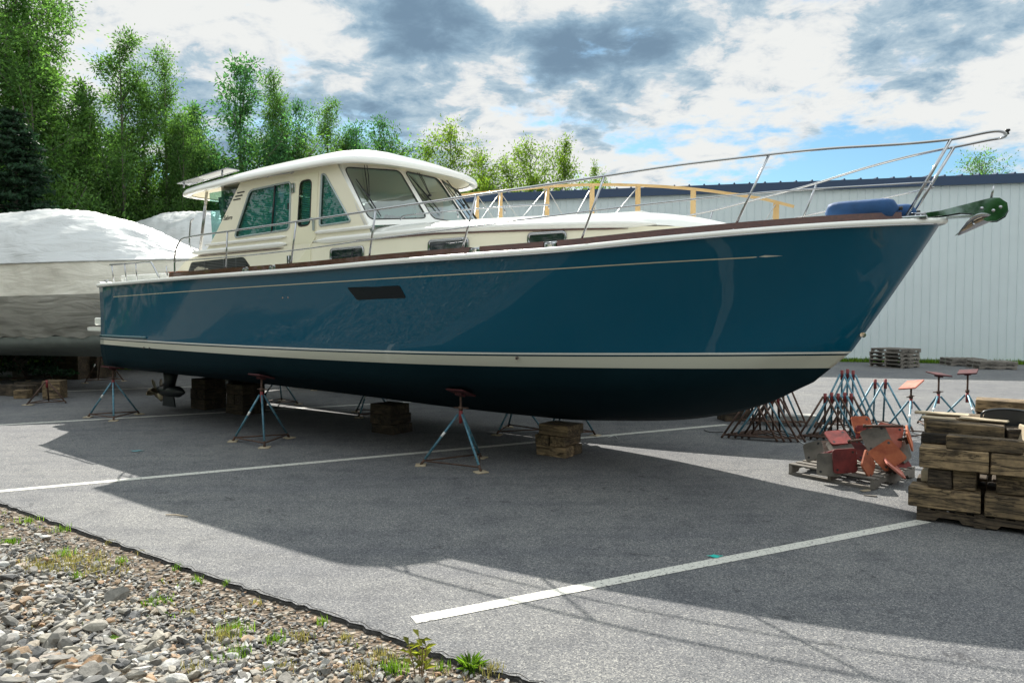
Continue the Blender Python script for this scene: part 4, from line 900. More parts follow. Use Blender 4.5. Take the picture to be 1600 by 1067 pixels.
# roof
def roof():
    def outline(th_):   # th_ from -pi..pi, 0 = ahead
        n=260; return None
    pts=[]
    for i in range(25):     # starboard aft corner to the bow arc, then round to port
        pass
    L=[]; a0=-7.28; tf=-3.15; ax=1.02; by=1.60
    for i in range(7): a=math.pi/2*i/6; L.append((a0+.35-.35*math.cos(a)*1.0,by-.10-.30+.30*math.sin(a)))
    for t in np.linspace(a0+.7,tf-.2,14): L.append((t,by-.10*max(0,(a0+2.2-t)/2.2)+.0))
    for i in range(0,25): a=math.pi/2*i/24; L.append((tf+ax*abs(math.sin(a))**.86,by*abs(math.cos(a))**.84 if i<24 else 0))
    full=L+[(t,-b) for t,b in L[::-1][1:]]
    # aft edge closing
    def ze(t): return pchip([-7.4,-6,-4.5,-3.2,-2.6,-2.15],[4.165,4.21,4.25,4.265,4.265,4.25])(t)
    crown=pchip([-7.4,-6,-4.5,-3.4,-2.8,-2.13],[.22,.29,.34,.345,.27,.12])
    n=len(full); m=MB(); rows=[]; 
    rs=[0.0,.25,.5,.7,.84,.93,.975,.995,1.0,.997,.975,.93,.90]
    zs=[1.0,.96,.86,.70,.52,.36,.22,.10,0,-.015,-.02,-.01,.005]
    for r_,zf in zip(rs,zs):
        row=[]
        for t,b in full:
            ct=min(max(t,-6.6),-3.2); x=ct+(t-ct)*r_ ; 
            if r_<.9: x=ct+(t-ct)*r_
            y=b*r_; fas=.075
            z=ze(t)+ (fas*min(1,zf/.22)+ (crown(ct+(t-ct)*r_))*max(0,(zf-.22)/.78) if zf>0 else zf)
            row.append(Vector((x,-y,z)))
        rows.append(row)
    m.grid(rows,True,closeu=True,flip=True); o=m.build('cabin_roof',M_white,Y)
    u=MB(); rows=[]
    for r_ in (.90,.6,.3,0.0): rows.append([Vector((min(max(t,-6.6),-3.2)+(t-min(max(t,-6.6),-3.2))*r_,-b*r_,ze(t)+.006+.075*(1-r_))) for t,b in full])
    u.grid(rows,True,closeu=True); u.build('headliner',M_creamin,o)
roof()
# handrail along the roof side
m=MB(); m.tube([Vector((t,-(1.50),4.225+.012*math.sin(t))) for t in np.linspace(-5.3,-3.95,8)],.008,6)
for t in (-5.2,-4.6,-4.0): m.tube([(t,-1.5,4.22),(t,-1.45,4.26)],.008,5)
m.build('grab_rail',M_ss,Y)
# solar panel / hatch on the roof aft
m=MB(); fr=Matrix(((.998,0,.06,-6.66),(0,1,0,-.74),(.07,0,1,4.47),(0,0,0,1))); m.prism(rounded([(-.75,-.62),(.78,-.62),(.78,-.42),(-.75,-.42)],.03),.022,fr); sp_=m.build('solar_panel',mat('solar_black',(.02,.025,.03),.15,coat=1),Y)
m=MB(); m.tube([fr@Vector((x,y,.0)) for x,y in ((-.75,-.64),(.8,-.64),(.8,-.40),(-.75,-.40))],.008,6,closed=True)
for x in(-.6,.6): m.tube([fr@Vector((x,-.6,0)),fr@Vector((x,-.6,-.10))],.018,6)
m.build('panel_frame',M_ss,sp_)
# louvres, badge, side grille, portlights
for k in range(3):
    m=MB(); t=-5.38-.05*k; z=4.06-.055*k; b=house_b(t,z)+.004; m.box((t,-b,z),(.20,.014,.020),rot('Y',-.03),bev=.004); m.build('louvre',M_grille,Y)
m=MB(); g1=rounded([(-6.86,2.745),(-6.74,2.93),(-5.2,2.965),(-5.02,2.80),(-5.1,2.765)],.06); m.poly(lambda t,z,o:Vector((t,-(house_b(t,z)+.006),z)),g1)
m.grid([[Vector((t,-(house_b(t,z)+.006),z)) for t,z in g1],[Vector((t,-(house_b(t,z)-.006),z)) for t,z in g1]],False,closeu=True)
gr=m.build('side_grille',M_grille,Y)
m=MB()
for k in range(6): z=2.785+k*.026; m.tube([Vector((-6.78+k*.012,-(house_b(-6,z)+.012),z)),Vector((-5.12+(.0 if k<5 else -.04),-(house_b(-5.1,z)+.012),z+.006))],.0045,5)
for t in(-6.3,-5.75,-5.4): m.tube([Vector((t,-(house_b(t,2.8)+.013),2.765)),Vector((t,-(house_b(t,2.9)+.013),2.945))],.005,5)
m.build('louvre_bar',mat('louvre_grey',(.10,.11,.11),.4),gr)
def portlight(t0,t1,z0,z1,n_):
    w=rounded([(t0,z0),(t1,z0+.01),(t1,z1+.01),(t0,z1)],.05); m=MB(); fn=lambda t,z: house_b(t,z)
    m.tube([Vector((t,-(fn(t,z)+.01),z)) for t,z in w],.019,8,closed=True); f=m.build('portlight',M_ss,Y)
    m=MB(); m.poly(lambda t,z,o:Vector((t,-(fn(t,z)+.010),z)),w); m.build('pane',M_navy,f)
portlight(-3.05,-2.36,2.81,2.985,0); portlight(-1.13,-.50,2.845,3.01,1); portlight(.38,.86,2.90,3.03,2)
tc_=bpy.data.curves.new('badge','FONT'); tc_.body='Sabre'; tc_.size=.11; tc_.extrude=.004; tc_.shear=.25
tb=bpy.data.objects.new('name_badge',tc_); COL.objects.link(tb); dg=bpy.context.evaluated_depsgraph_get(); dg.update()
me=bpy.data.meshes.new_from_object(tb.evaluated_get(dg)); bpy.data.objects.remove(tb); bd=bpy.data.objects.new('name_badge',me); COL.objects.link(bd); me.materials.append(M_black); bd.parent=Y
bd.location=(-5.84,-(house_b(-5.8,3.7)+.006),3.62); bd.rotation_euler=(R(90-4),0,R(0))
# aft wing glass, cockpit poles and handrail
m=MB(); m.poly(lambda t,z,o:Vector((t,-(1.47-.05*(z-3.1)),z)),[(-6.20,3.26),(-6.34,4.14),(-5.50,4.14),(-6.02,3.5)]); m.build('wing_glass',M_gwing,Y)
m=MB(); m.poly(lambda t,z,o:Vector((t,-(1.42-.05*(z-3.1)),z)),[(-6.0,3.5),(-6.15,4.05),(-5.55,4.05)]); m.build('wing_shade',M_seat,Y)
m=MB(); 
for dx in (0,.045): m.tube([(-6.90+dx,-1.30,2.98),(-6.62+dx,-1.30,4.2)],.014,8)
m.build('cockpit_pole',M_ss,Y)
m=MB(); m.tube(smooth_path([(-6.75,-1.42,3.14),(-6.93,-1.42,3.2),(-6.98,-1.42,3.32),(-6.93,-1.42,3.66),(-6.84,-1.42,3.72)],4),.013,6); m.build('grab_handle',M_ss,Y)
for q in (-1,1): m=MB(); m.box((-8.0,q*1.50,2.66),(1.6,.5,.18),bev=.02); m.build('cockpit_coaming',M_white,Y)
m=MB(); m.box((-7.15,-1.50,2.77),(.9,.06,.03)); m.build('coaming_cap',M_teakred,Y)
# ---------------------------------------------------------------- rails
def rb(t): return sheer_b(t)-.09
RT=pchip([-6.29,-6.09,-4.77,-3.12,-1.49,.08,1.64,2.27,3.25,3.84,4.6,4.8],[3.18,3.29,3.31,3.345,3.39,3.455,3.565,3.63,3.72,3.78,3.82,3.83])
def lean(t): return max(0,sheer_b(t)-.06 if t<4.0 else pchip([4.0,4.4,4.8],[sheer_b(4.0)-.06,.37,.215])(t))
for sg in (1,-1):
    P=[Vector((-6.46,-sg*rb(-6.46),2.66)),Vector((-6.46,-sg*rb(-6.46),2.93)),Vector((-6.40,-sg*rb(-6.4),3.12)),Vector((-6.22,-sg*rb(-6.2),3.27)),Vector((-5.95,-sg*rb(-6),3.297))]
    P+=[Vector((t,-sg*lean(t),RT(t))) for t in np.linspace(-5.4,4.75,34)]
    P+=[Vector((4.9,-sg*.21,3.835)),Vector((5.14,-sg*.205,3.862)),Vector((5.24,-sg*.19,3.865)),Vector((5.29,-sg*.12,3.86)),Vector((5.31,-sg*.0,3.86))]
    P=smooth_path(P,3); m=MB(); m.tube(P,.0145,10); m.build('top_rail',M_ss,Y)
    MR=pchip([-6.46,-4.85,-3.22,-1.63,-.35,1.5,3.13,3.72,4.66],[2.91,2.91,2.94,3.01,3.065,3.19,3.32,3.36,3.415])
    P=[Vector((t,-sg*(lean(t)-.01 if t<4 else pchip([4,4.66],[lean(4)-.01,.20])(t)),MR(t))) for t in np.linspace(-6.46,4.66,40)]; m=MB(); m.tube(P,.0095,8); m.build('middle_rail',M_ss,Y)
    for tb_,tt_ in ((-4.89,-4.77),(-3.28,-3.10),(-1.67,-1.50),(-.16,.08),(1.35,1.64),(2.92,3.25)):
        m=MB(); m.tube([(tb_,-sg*rb(tb_),sheer_z(tb_)+.07),(tt_,-sg*lean(tt_),RT(tt_))],.0135,8); m.tube([(tb_,-sg*rb(tb_),sheer_z(tb_)+.07),(tb_,-sg*rb(tb_),sheer_z(tb_)+.085)],.035,10); m.build('stanchion',M_ss,Y)
    m=MB(); m.tube([(4.42,-sg*.15,3.04),(4.84,-sg*.213,3.832)],.017,8)
    m.tube([(4.63,-sg*.18,3.43),(4.66,-sg*.0,3.44)],.011,6); m.build('bow_stanchion',M_ss,Y)
m=MB(); m.tube([(5.31,0,3.86),(5.31,0,3.895)],[.026,.018],8); m.box((5.32,0,3.90),(.045,.05,.022),bev=.008); m.build('bow_light',M_black,Y)
# stern push-pit
for sg in (1,-1):
    b=1.84; m=MB(); P=smooth_path([Vector((-9.0,-sg*b,2.955)),Vector((-8.2,-sg*b,2.95)),Vector((-7.52,-sg*(b+.05),2.945)),Vector((-7.38,-sg*(b+.06),2.90)),Vector((-7.12,-sg*(b+.07),2.63))],4); m.tube(P,.015,8)
    for t,tt_ in ((-8.86,-8.94),(-8.40,-8.46),(-8.02,-8.06),(-6.98,-7.03)): m.tube([(t,-sg*b,2.60),(tt_,-sg*b,2.955 if t<-7.5 else 2.86)],.012,8)
    m.build('stern_rail',M_ss,Y)
# trunk-top grab rail
m=MB(); P=smooth_path([Vector((-2.05,-1.10,3.40)),Vector((-2.0,-1.10,3.445)),Vector((-1.8,-1.10,3.46)),Vector((-.6,-1.05,3.46)),Vector((.35,-.98,3.44)),Vector((.45,-.98,3.39))],4); m.tube(P,.012,6)
for t in(-1.0,-.2): m.tube([(t,-1.07,3.46),(t+.02,-1.07,3.36)],.01,6)
m.build('trunk_grab_rail',M_ss,Y)
m=MB(); m.box((1.15,0,3.345),(.6,.6,.03),rot('Y',.02),bev=.01); m.build('deck_hatch',M_white,Y)
m=MB(); m.box((3.0,.62,3.02),(.12,.08,.16),bev=.02); m.build('vent_box',M_ss,Y)
# anchor gear
def anchor():
    pl=[(4.30,3.045),(4.30,3.085),(4.75,3.125),(5.12,3.205),(5.20,3.222),(5.27,3.215),(5.335,3.16),(5.345,3.09),(5.32,3.03),(5.25,2.985),(5.17,2.985),(5.08,3.03),(5.03,3.075),(4.93,3.09),(4.75,3.07)]
    for y in (-.075,.060):
        m=MB(); fr=Matrix(((1,0,0,0),(0,0,-1,y),(0,1,0,0),(0,0,0,1))); m.prism(pl,.015,fr); o=m.build('anchor_roller_plate',M_ssm,Y)
        if y<0:
            for x,z in((5.12,3.12),(5.22,3.09),(5.14,3.05),(5.28,3.12)): m=MB(); m.tube([(x,y-.01,z),(x,y-.028,z)],.016,10); m.build('bolt',M_ss,o)
    m=MB(); m.tube([(5.22,-.07,3.10),(5.22,.07,3.10)],.05,12); m.build('bow_roller',M_black,Y)
    m=MB(); m.tube([(5.19,-.04,3.2),(5.21,-.04,3.30),(5.215,-.04,3.345)],[.012,.010,.006],8); m.build('locking_pin',M_ss,Y)
    m=MB(); m.box((4.93,0,3.055),(.25,.1,.02)); m.build('anchor_shank',M_ss,Y)
    # plough fluke: two curved blades meeting in a ridge
    A=Vector((4.93,0,2.865)); B=Vector((5.27,0,3.02)); 
    m=MB(); rows=[]
    for k,(u) in enumerate(np.linspace(0,1,9)):
        c=A.lerp(B,u); w=.15*math.sin(math.pi*min(1,u*.9+.05))**.8; row=[]
        for j in np.linspace(-1,1,9): row.append(c+Vector((-.02*abs(j),w*j,.11*abs(j)**1.6*math.sin(math.pi*u)+.0)))
        rows.append(row)
    m.grid(rows,True); o=m.build('anchor_fluke',M_ss,Y); so_=o.modifiers.new('s','SOLIDIFY'); so_.thickness=.012
    m=MB(); m.prism([(-.02,0),(.36,.16),(.40,.22),(.30,.22),(.14,.16)],.02,Matrix(((1,0,0,4.9),(0,0,-1,.01),(0,1,0,2.86),(0,0,0,1)))); m.tube(smooth_path([Vector((5.06,-.12,2.95)),Vector((5.02,-.0,3.03)),Vector((5.06,.12,2.95))],4),.012,6); m.build('anchor_web',M_ss,Y)
anchor()
# propellers and pod drives
def prop(y):
    D=-.62
    pod=MB(); P=[(-8.2,y,.86),(-8.25,y,.62),(-8.3,y,.44)]; pod.tube(P,[.16,.12,.11],12); pod.tube([(-7.75,y,.42),(-7.95,y,.42),(-8.5,y,.42),(-8.72,y,.42)],[.03,.115,.11,.06],14); pod.prism([(-.28,-.22),(.18,-.22),(.06,.28),(-.2,.28)],.03,Matrix(((1,0,0,-8.25),(0,0,-1,y+.015),(0,1,0,.32),(0,0,0,1))))
    po=pod.build('pod_drive',M_pod,Y,(D,0,0))
    for k,x in enumerate((-8.6,-8.78)):
        m=MB(); m.tube([(x-.09,y,.42),(x+.09,y,.42)],[.045,.06],12)
        for i in range(4):
            a=i*math.pi/2+.4*k; rows=[]
            for u in np.linspace(0,1,6):
                r_=.04+.20*u; w=.10*math.sin(math.pi*(u*.8+.18)); tw=.9-.5*u; row=[]
                for j in np.linspace(-1,1,5):
                    ph=a+j*w/r_*math.cos(tw)*.8; row.append(Vector((x+j*w*math.sin(tw),y+r_*math.cos(ph),.42+r_*math.sin(ph))))
                rows.append(row)
            m.grid(rows,True)
        o=m.build('propeller',M_bronze,po); sd=o.modifiers.new('s','SOLIDIFY'); sd.thickness=.008
prop(-.75); prop(.75)
# sundry bow fittings
m=MB(); m.box((4.50,-.2,3.055),(.3,.14,.03),bev=.01); m.build('bow_bracket',M_ss,Y)
# blue fenders on the foredeck (rest on the deck: things of their own)
def fender(t,b,z,L_,r_,label,rz=0):
    e_=Vector(BK)+BF*t+BS*b; m=MB(); rows=[]
    for u in np.linspace(0,1,15):
        x=(u-.5)*L_; rr_=r_*(min(1,(1-abs(2*u-1)**7))**.5 if 0<u<1 else .0)+.01; rows.append([Vector((x,rr_*1.15*math.copysign(abs(math.cos(a))**.65,math.cos(a)),rr_*.85*math.copysign(abs(math.sin(a))**.65,math.sin(a)))) for a in [6.283*i/18 for i in range(18)]])
    m.grid(rows,True,closeu=True); m.add(rows[0],[tuple(range(18))]); m.add(rows[-1],[tuple(range(18))[::-1]])
    root=m.build('fender',M_fender); root.location=(e_.x,e_.y,z); root.rotation_euler=(0,0,BR+rz); tag(root,label,'fender','covered fenders on the foredeck')
    m=MB(); m.tube([(L_/2-.02,0,0),(L_/2+.03,0,0)],.02,8); m.build('end_cap',M_black,root); return root
fender(4.02,.28,3.155,.74,.125,'larger blue covered fender lying along the foredeck rail')
fender(4.22,-.05,3.14,.60,.105,'smaller blue fender mostly hidden behind the larger one')
# ---------------------------------------------------------------- jack stands, blocks and boatyard stuff
def stand_at(x,y,rz,h,padz,label,group,pad='r',tilt=(0,0),side=.86,rod=True,pads=True,sheet=True,short=False,feet=True,legmat=None):
    root=empty('jack_stand' if rod else 'nested_jack_stand',(x,y,0),rz,label,'jack stand',group)
    Rr=side/math.sqrt(3); F_=[Vector((Rr*math.cos(a),Rr*math.sin(a),.012)) for a in (R(90),R(210),R(330))]; top=Vector((0,0,h)); lm=legmat or M_sblue
    for i,f in enumerate(F_):
        m=MB(); m.tube([f,f.lerp(top,.93)+Vector((0,0,.0))],.017,7); m.tube([f,f.lerp(top,.10)],.0182,7,mi=1)
        if i==1 and (rod or i*7+int(h*100)%3==0): m.tube([f.lerp(top,.52),f.lerp(top,.60)],.0184,7,mi=2)
        m.build('leg',[lm,M_rust,M_tape],root)
    m=MB()
    for i in range(3):
        if i==1 and short: continue
        a=F_[i].lerp(top,.07); b=F_[(i+1)%3].lerp(top,.07); m.tube([a,b],.012,6)
    m.build('brace',M_rust if not short else lm,root)
    m=MB(); m.tube([top-Vector((0,0,.17)),top],.026,10); m.build('sleeve',M_sred,root)
    if feet:
        for f in F_:
            m=MB(); m.box(f+Vector((0,0,-.004)),(.16,.14,.016),rot('Z',f.x*9),bev=.003); m.build('foot_pad',M_ply,root)
    if rod:
        m=MB(); tpz=padz-.03; m.tube([top-Vector((0,0,.1)),Vector((0,0,tpz))],.016,8)
        m.build('screw_rod',M_rust,root); m=MB(); m.tube([(-.11,0,h+.03),(.11,.02,h+.035)],.010,6); m.tube([(0,0,h+.005),(0,0,h+.055)],.032,8); m.build('handle',M_rust,root)
        if pads:
            m=MB(); mm=rot('X',tilt[0])@rot('Y',tilt[1]); m.box((0,0,padz),(.30,.30,.024),mm,bev=.006); m.box((0,0,padz-.03),(.10,.10,.04),mm); m.build('pad',{'d':M_padd,'r':M_padr,'p':M_padp,'o':M_pado}[pad],root)
    return root
def hull_bottom_z(t,b):
    zc=ch_z(t); bc=ch_b(t); kz=kl_z(t); u=min(1,abs(b)/max(bc,.05)); return kz+(zc-kz)*u-.05*math.sin(math.pi*u)
def boat_pt(t,b): p=Vector(BK)+BF*t+BS*b; return p.x,p.y
def prop_stand(px1,py1,px2,py2,third,label,h=None):   # two feet seen in the photo
    a=gpix(px1,py1); b=gpix(px2,py2); c=gpix(*third); cen=(a+b+c)/3; rel=cen-Vector(BK); t=rel.dot(BF); bb=rel.dot(BS)
    z=hull_bottom_z(t,bb)-.035; ang=math.atan2((a-cen).y,(a-cen).x)-R(210); side=((a-b).length+(b-c).length+(c-a).length)/3
    zc=ch_z(t); bc=ch_b(t); sl_=math.atan2(zc-kl_z(t),bc); 
    root=stand_at(cen.x,cen.y,ang,z-.24 if h is None else h,z,label,'jack stands propping the blue yacht','d',(0,0),side)
    # pad follows the slope of the bottom
    for ch in root.children:
        if ch.name.startswith('pad'):
            ch.matrix_local=Matrix.Translation((0,0,z))@Matrix.Rotation(BR-ang,4,'Z')@Matrix.Rotation(-sl_ if bb>0 else sl_,4,'X')@Matrix.Translation((0,0,-z))
    return root
prop_stand(667,727,742,740,(751,714),'jack stand nearest the camera, under the middle of the blue hull')
prop_stand(366,690,411,700,(452,684),'jack stand left of the nearest one, with a small white sticker on its leg')
prop_stand(140,652,175,658,(218,647),'jack stand under the stern corner beside the propeller')
for t,b,rz,lab in ((-.75,-1.5,.25,'jack stand behind the nearest keel block stack, only its legs showing'),(-1.6,-1.25,.3,'dark jack stand on the far side behind the middle keel blocks'),(-5.2,-1.3,.8,'far side jack stand seen between the rear block stacks'),(-8.1,-1.35,.2,'far side jack stand beyond the propellers')):
    x,y=boat_pt(t,b); z=hull_bottom_z(t,b)-.03; stand_at(x,y,rz,z-.22,z,lab,'jack stands propping the blue yacht','r',(0,0),.84)
# keel blocks: each timber a thing
def timber(c,d,rz,label,group,m_=None,cat='timber',name='timber_block',tilt=(0,0),jit=.006,bev=.009):
    m=MB(); m.box((0,0,0),d,None,bev=bev,jit=jit); o=m.build(name,m_ or M_tim); o.location=c; o.rotation_euler=(tilt[0],tilt[1],rz); return tag(o,label,cat,group)
def keel_stack(t,b0,ztop,rz,lab,mats,nl=3,w=.28,L_=.60,off=(0,0,0)):
    x,y=boat_pt(t,b0); hz=(ztop-.004*nl)/nl
    for k in range(nl):
        cz_=.002+hz/2+k*(hz+.002); cross=k%2
        al=Vector((math.cos(rz),math.sin(rz),0)); ac=Vector((-math.sin(rz),math.cos(rz),0))
        for s_,wd in ((-1,0),(1,1)):
            c=Vector((x,y,cz_))+(al if cross else ac)*s_*(w/2+.004)+al*off[k]
            if k==nl-1: 
                c=Vector((x,y,cz_))+(ac if not cross else al)*s_*(w/2+.002)*.92+al*off[k]
            timber(c,(L_*(.95 if k==nl-1 else 1),w,hz),rz+(math.pi/2 if cross else 0)+random.uniform(-.02,.02),lab[k]+(' on the stern side' if (s_<0)==(cross==1) and cross else ' on the bow side' if cross else ' on the camera side' if s_<0 else ' on the far side'),'keel blocks under the blue yacht',mats)
lv=['bottom timber','middle timber','top timber']
keel_stack(.02,.0,kl_z(0.0)-.055,BR,[l+' of the block stack nearest the camera' for l in lv],M_tim,w=.235,L_=.50,off=(0,-.02,.03))
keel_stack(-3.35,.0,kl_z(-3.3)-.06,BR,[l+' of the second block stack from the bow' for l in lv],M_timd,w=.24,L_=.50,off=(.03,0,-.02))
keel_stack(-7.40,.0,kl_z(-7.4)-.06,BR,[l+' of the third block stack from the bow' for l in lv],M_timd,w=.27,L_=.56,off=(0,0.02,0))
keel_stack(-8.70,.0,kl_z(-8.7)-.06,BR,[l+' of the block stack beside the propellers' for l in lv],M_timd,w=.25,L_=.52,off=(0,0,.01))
# ---------------------------------------------------------------- other boats
def wrapped_boat(loc,rz,Ln,Bm,zs,zr,label,seed,keel=.86,tower=None):
    root=empty('wrapped_boat',loc,rz,label,'boat','shrink wrapped boats'); r=random.Random(seed)
    # body in local x along; band 1: cover top, band 2: upper skirt, band 3: lower skirt, hull bottom
    nx=150; ys=[]
    def bw(u): return Bm/2*(1-max(0,(u-.55)/.45)**2.3*.96)*(1-.10*max(0,(.2-u)/.2))
    def ridge(u): return zs+(zr-zs)*(math.sin(math.pi*min(1,max(0,u*.92+.07)))**.62) if tower is None else tower(u)
    def wr(x,z): return .020*math.sin(x*2.3+z*3.7+seed*2)*math.sin(x*.9-z*1.7)+.012*math.sin(x*7+z*11+seed)+.012*math.sin(x*17-z*9)+.008*math.sin(x*31+z*23)
    top=[];sk=[];lo=[];bo=[]
    for i in range(nx+1):
        u=i/nx; x=Ln*(u-.5); b=bw(u); z1=zs-.05+.25*u**2; z2=z1-.76; z3=z2-1.02; zr_=max(ridge(u),z1+.15)
        row=[]
        for k in np.linspace(-1,1,49):
            a=abs(k); z=z1+(zr_-z1)*(1-a**2.1); fold=.030*abs(math.sin((x*1.15+k*2.6)*1.9+seed))**3*(1-abs(2*a-1))*(.4+.6*abs(math.sin(x*.7+k))); row.append(Vector((x+wr(x,z)*.5,-b*k*(1+.02*math.sin(a*3))-math.copysign(fold,k),z+fold+wr(x*1.3,k*4)*(1-a)**.2*.6)))
        top.append(row)
        sk.append([Vector((x,-(b+.004+wr(x,z))*s_,z)) for s_,z in [(1,z1)]]+[Vector((x,-(b*(1-.02*q)+wr(x,z1-.76*q)*.8),z1-.76*q)) for q in (.2,.5,.8,1)])
        lo.append([Vector((x,-(b*(.98-.26*q**1.3)+wr(x,z2-q)*1.0),z2-1.0*q+ (.03*math.sin(x*5)+.02*math.sin(x*13) if q==1 else 0))) for q in (0,.2,.4,.6,.8,1)])
        bo.append([Vector((x*(1 if u<.6 else 1-.10*(u-.6)),-b*c_,z)) for c_,z in ((.71,z3+.04),(.70,z3-.08),(.66,z3-.18),(.57,z3-.27),(.35,z3-.37+.0*u),(0,max(keel,z3-1.0)+max(0,u-.7)*2.2))])
    def both(rows,name,mt):
        m=MB(); m.grid(rows,True); m.grid([[Vector((p.x,-p.y,p.z)) for p in r_] for r_ in rows],True,flip=True); 
        for rr_ in (rows[0],rows[-1]):
            n=len(rr_)
            for i in range(n-1): m.add([rr_[i],rr_[i+1],Vector((rr_[i+1].x,-rr_[i+1].y,rr_[i+1].z)),Vector((rr_[i].x,-rr_[i].y,rr_[i].z))],[(0,1,2,3)])
        return m.build(name,mt,root)
    m=MB(); m.grid(top,True); m.add(top[0],[tuple(range(49))]); m.add(top[-1],[tuple(range(49))[::-1]]); m.build('wrap_top',M_wrap,root)
    both(sk,'wrap_band',wrapmat('wrap_band%d'%seed,(.86,.83,.74),.3)); both(lo,'wrap_skirt',M_wraplow); bt=both(bo,'hull_bottom',M_hullg)
    m=MB()
    for q in (-1,1): m.tube([Vector((r_[0].x,q*(-r_[0].y+.012),r_[0].z)) for r_ in sk],.022,6)
    m.build('wrap_strap',M_wrap,root)
    return root
E1=Vector((math.cos(BR),math.sin(BR),0))
def tw(u): return float(np.interp(u,[0,.12,.25,.4,.52,.6,.68,.735,.81,.87,1],[3.3,3.9,4.35,4.62,4.72,4.66,4.4,4.15,3.70,3.35,3.1]))
wrapped_boat((-12.3,19.6,0),R(-12),13.0,4.2,3.14,4.75,'large boat fully shrink wrapped in white plastic at the left edge',3,tower=tw)
def tw2(u): return float(np.interp(u,[0,.2,.4,.6,.8,1],[3.7,4.9,5.45,5.45,4.8,3.6]))
wrapped_boat((-10.9,25.5,0),R(-14),10.0,4.0,3.4,5.4,'smaller white shrink wrapped boat showing behind the yacht cabin end',5,tower=tw2)
# boat behind the yacht that carries the timber winter frame
Z=Vector(BK)+BF*(-1.9)+BS*(-5.3)
B3=empty('frame_topped_boat',(Z.x,Z.y,0),BR,'boat hidden behind the blue yacht with a bare timber winter cover frame','boat')
h3=mk_hull('hull',M_boat3,B3); mk_deck(B3,M_boat3)
def cover_frame():
    # posts and ridge in boat-local metres; ridge falls towards the bow
    xs=[-3.68,-2.97,-1.65,-.48,.62,1.84,3.48]; zr=pchip([-4.2,-3.68,-2.97,-1.65,-.48,.62,1.84,2.45,3.48,3.8],[4.90,4.90,4.89,4.87,4.80,4.68,4.49,4.36,4.10,3.98])
    dz=3.02; F0=MB()
    rg=MB(); P=[Vector((x,0,zr(x)+.03)) for x in np.linspace(-4.2,3.8,16)]
    for a,b in zip(P[:-1],P[1:]):
        d=(b-a); an=math.atan2(d.z,d.x); rg.box((a+b)/2,(d.length+.002,.045,.055),rot('Y',-an))
    fr=rg.build('frame_ridge',M_lum,B3)
    for x in xs:
        m=MB(); m.box((x,0,(dz+zr(x))/2),(.10,.042,zr(x)-dz)); m.build('frame_post',M_lum,B3)
    for x0,x1,s_ in ((-3.68,-2.9,1),(-2.97,-3.6,1),(-2.97,-2.2,1),(-1.65,-2.6,1),(-1.65,-1.1,1),(-.48,-.8,1),(.62,-.2,1),(3.48,3.0,1)):
        for q in (-1,1): st=MB(); st.tube([(x0,0,zr(x0)),(x1,q*(1.3 if x1<2.4 else .6),3.0)],.010,5); st.build('frame_strap',M_wrap,B3)
cover_frame()
for i,(t,b,lab) in enumerate(((1.2,1.2,'far stand of the frame topped boat, its feet seen right of the nearest jack stand'),(-2.0,1.35,'stand of the frame topped boat seen behind the nearest jack stand'),(-5.2,1.35,'stand of the frame topped boat seen past the keel blocks'),(-8.0,1.4,'stand under the stern of the frame topped boat'))):
    p=Vector((Z.x,Z.y,0))+BF*t+BS*b; z=hull_bottom_z(t,b)-.04; stand_at(p.x,p.y,i*1.1,z-.2,z,lab,'jack stands under the frame topped boat','r',(0,0),.85)
for t in (-6,-2.5,.2):
    p=Vector((Z.x,Z.y,0))+BF*t; hz=kl_z(t)-.06; timber((p.x,p.y,hz/2+.001),(.6,.5,hz-.004),BR,'dark block under the hull of the frame topped boat','keel blocks under the frame topped boat',M_timd)
# left side: stands, blocks by the wrapped boat
def lone(px,py,d,hz,rz,label,m_=None,z0=0,tilt=(0,0)):
    p=gpix(px,py); timber((p.x,p.y,z0+hz/2+.002),(d[0],d[1],hz),rz,label,'loose blocks beside the wrapped boat',m_ or M_tim,tilt=tilt)
lone(28,618,(.95,.34,.30),.26,R(-20),'long low timber block at the far left by the wrapped boat',M_timd)
lone(36,622,(.30,.26,.26),.20,R(10),'small pale block in front of the long left one')
lone(50,612,(.9,.34,.3),.24,R(-25),'dark long block behind the small pale one',M_timd)
lone(86,622,(.40,.34,.4),.42,R(5),'upright square block beside the small black stand')
p=gpix(74,630); stand_at(p.x,p.y,.5,.52,.6,'small dark tripod stand in front of the upright square block','stands around the wrapped boat',rod=False,side=.74,feet=False,legmat=M_rust)
for px,py,h,pz,rz,lab in ((8,596,1.1,1.28,.9,'dark jack stand propping the large wrapped boat at the left edge'),(58,592,.9,1.15,.2,'dark jack stand further right under the large wrapped boat'),(160,596,.85,1.1,.7,'jack stand under the wrapped boat behind the stern')):
    p=gpix(px,py); stand_at(p.x,p.y,rz,h,pz,lab,'stands around the wrapped boat',legmat=M_rust,tilt=(.35,.1),side=1.0)
for px,py,w_,lab in ((100,594,.9,'dark keel block stack under the wrapped boat left of centre'),(128,592,1.0,'dark keel block stack under the wrapped boat nearest the stern')):
    p=gpix(px,py); timber((p.x,p.y+.6,.42),(w_,.8,.84),R(-12),lab,'blocks under the wrapped boat',M_timd)
# orange strapped leg behind the block stacks
p=gpix(347,625); m=MB(); m.box((0,0,.25),(.09,.03,.62),rot('Y',.30)); m.box((0,-.004,.0),(.10,.04,.12),rot('Y',.3),mi=1); o=m.build('orange_prop',[M_pado,M_lum]); o.location=(p.x,p.y,.02); tag(o,'orange painted prop leaning behind the rear block stacks','prop')
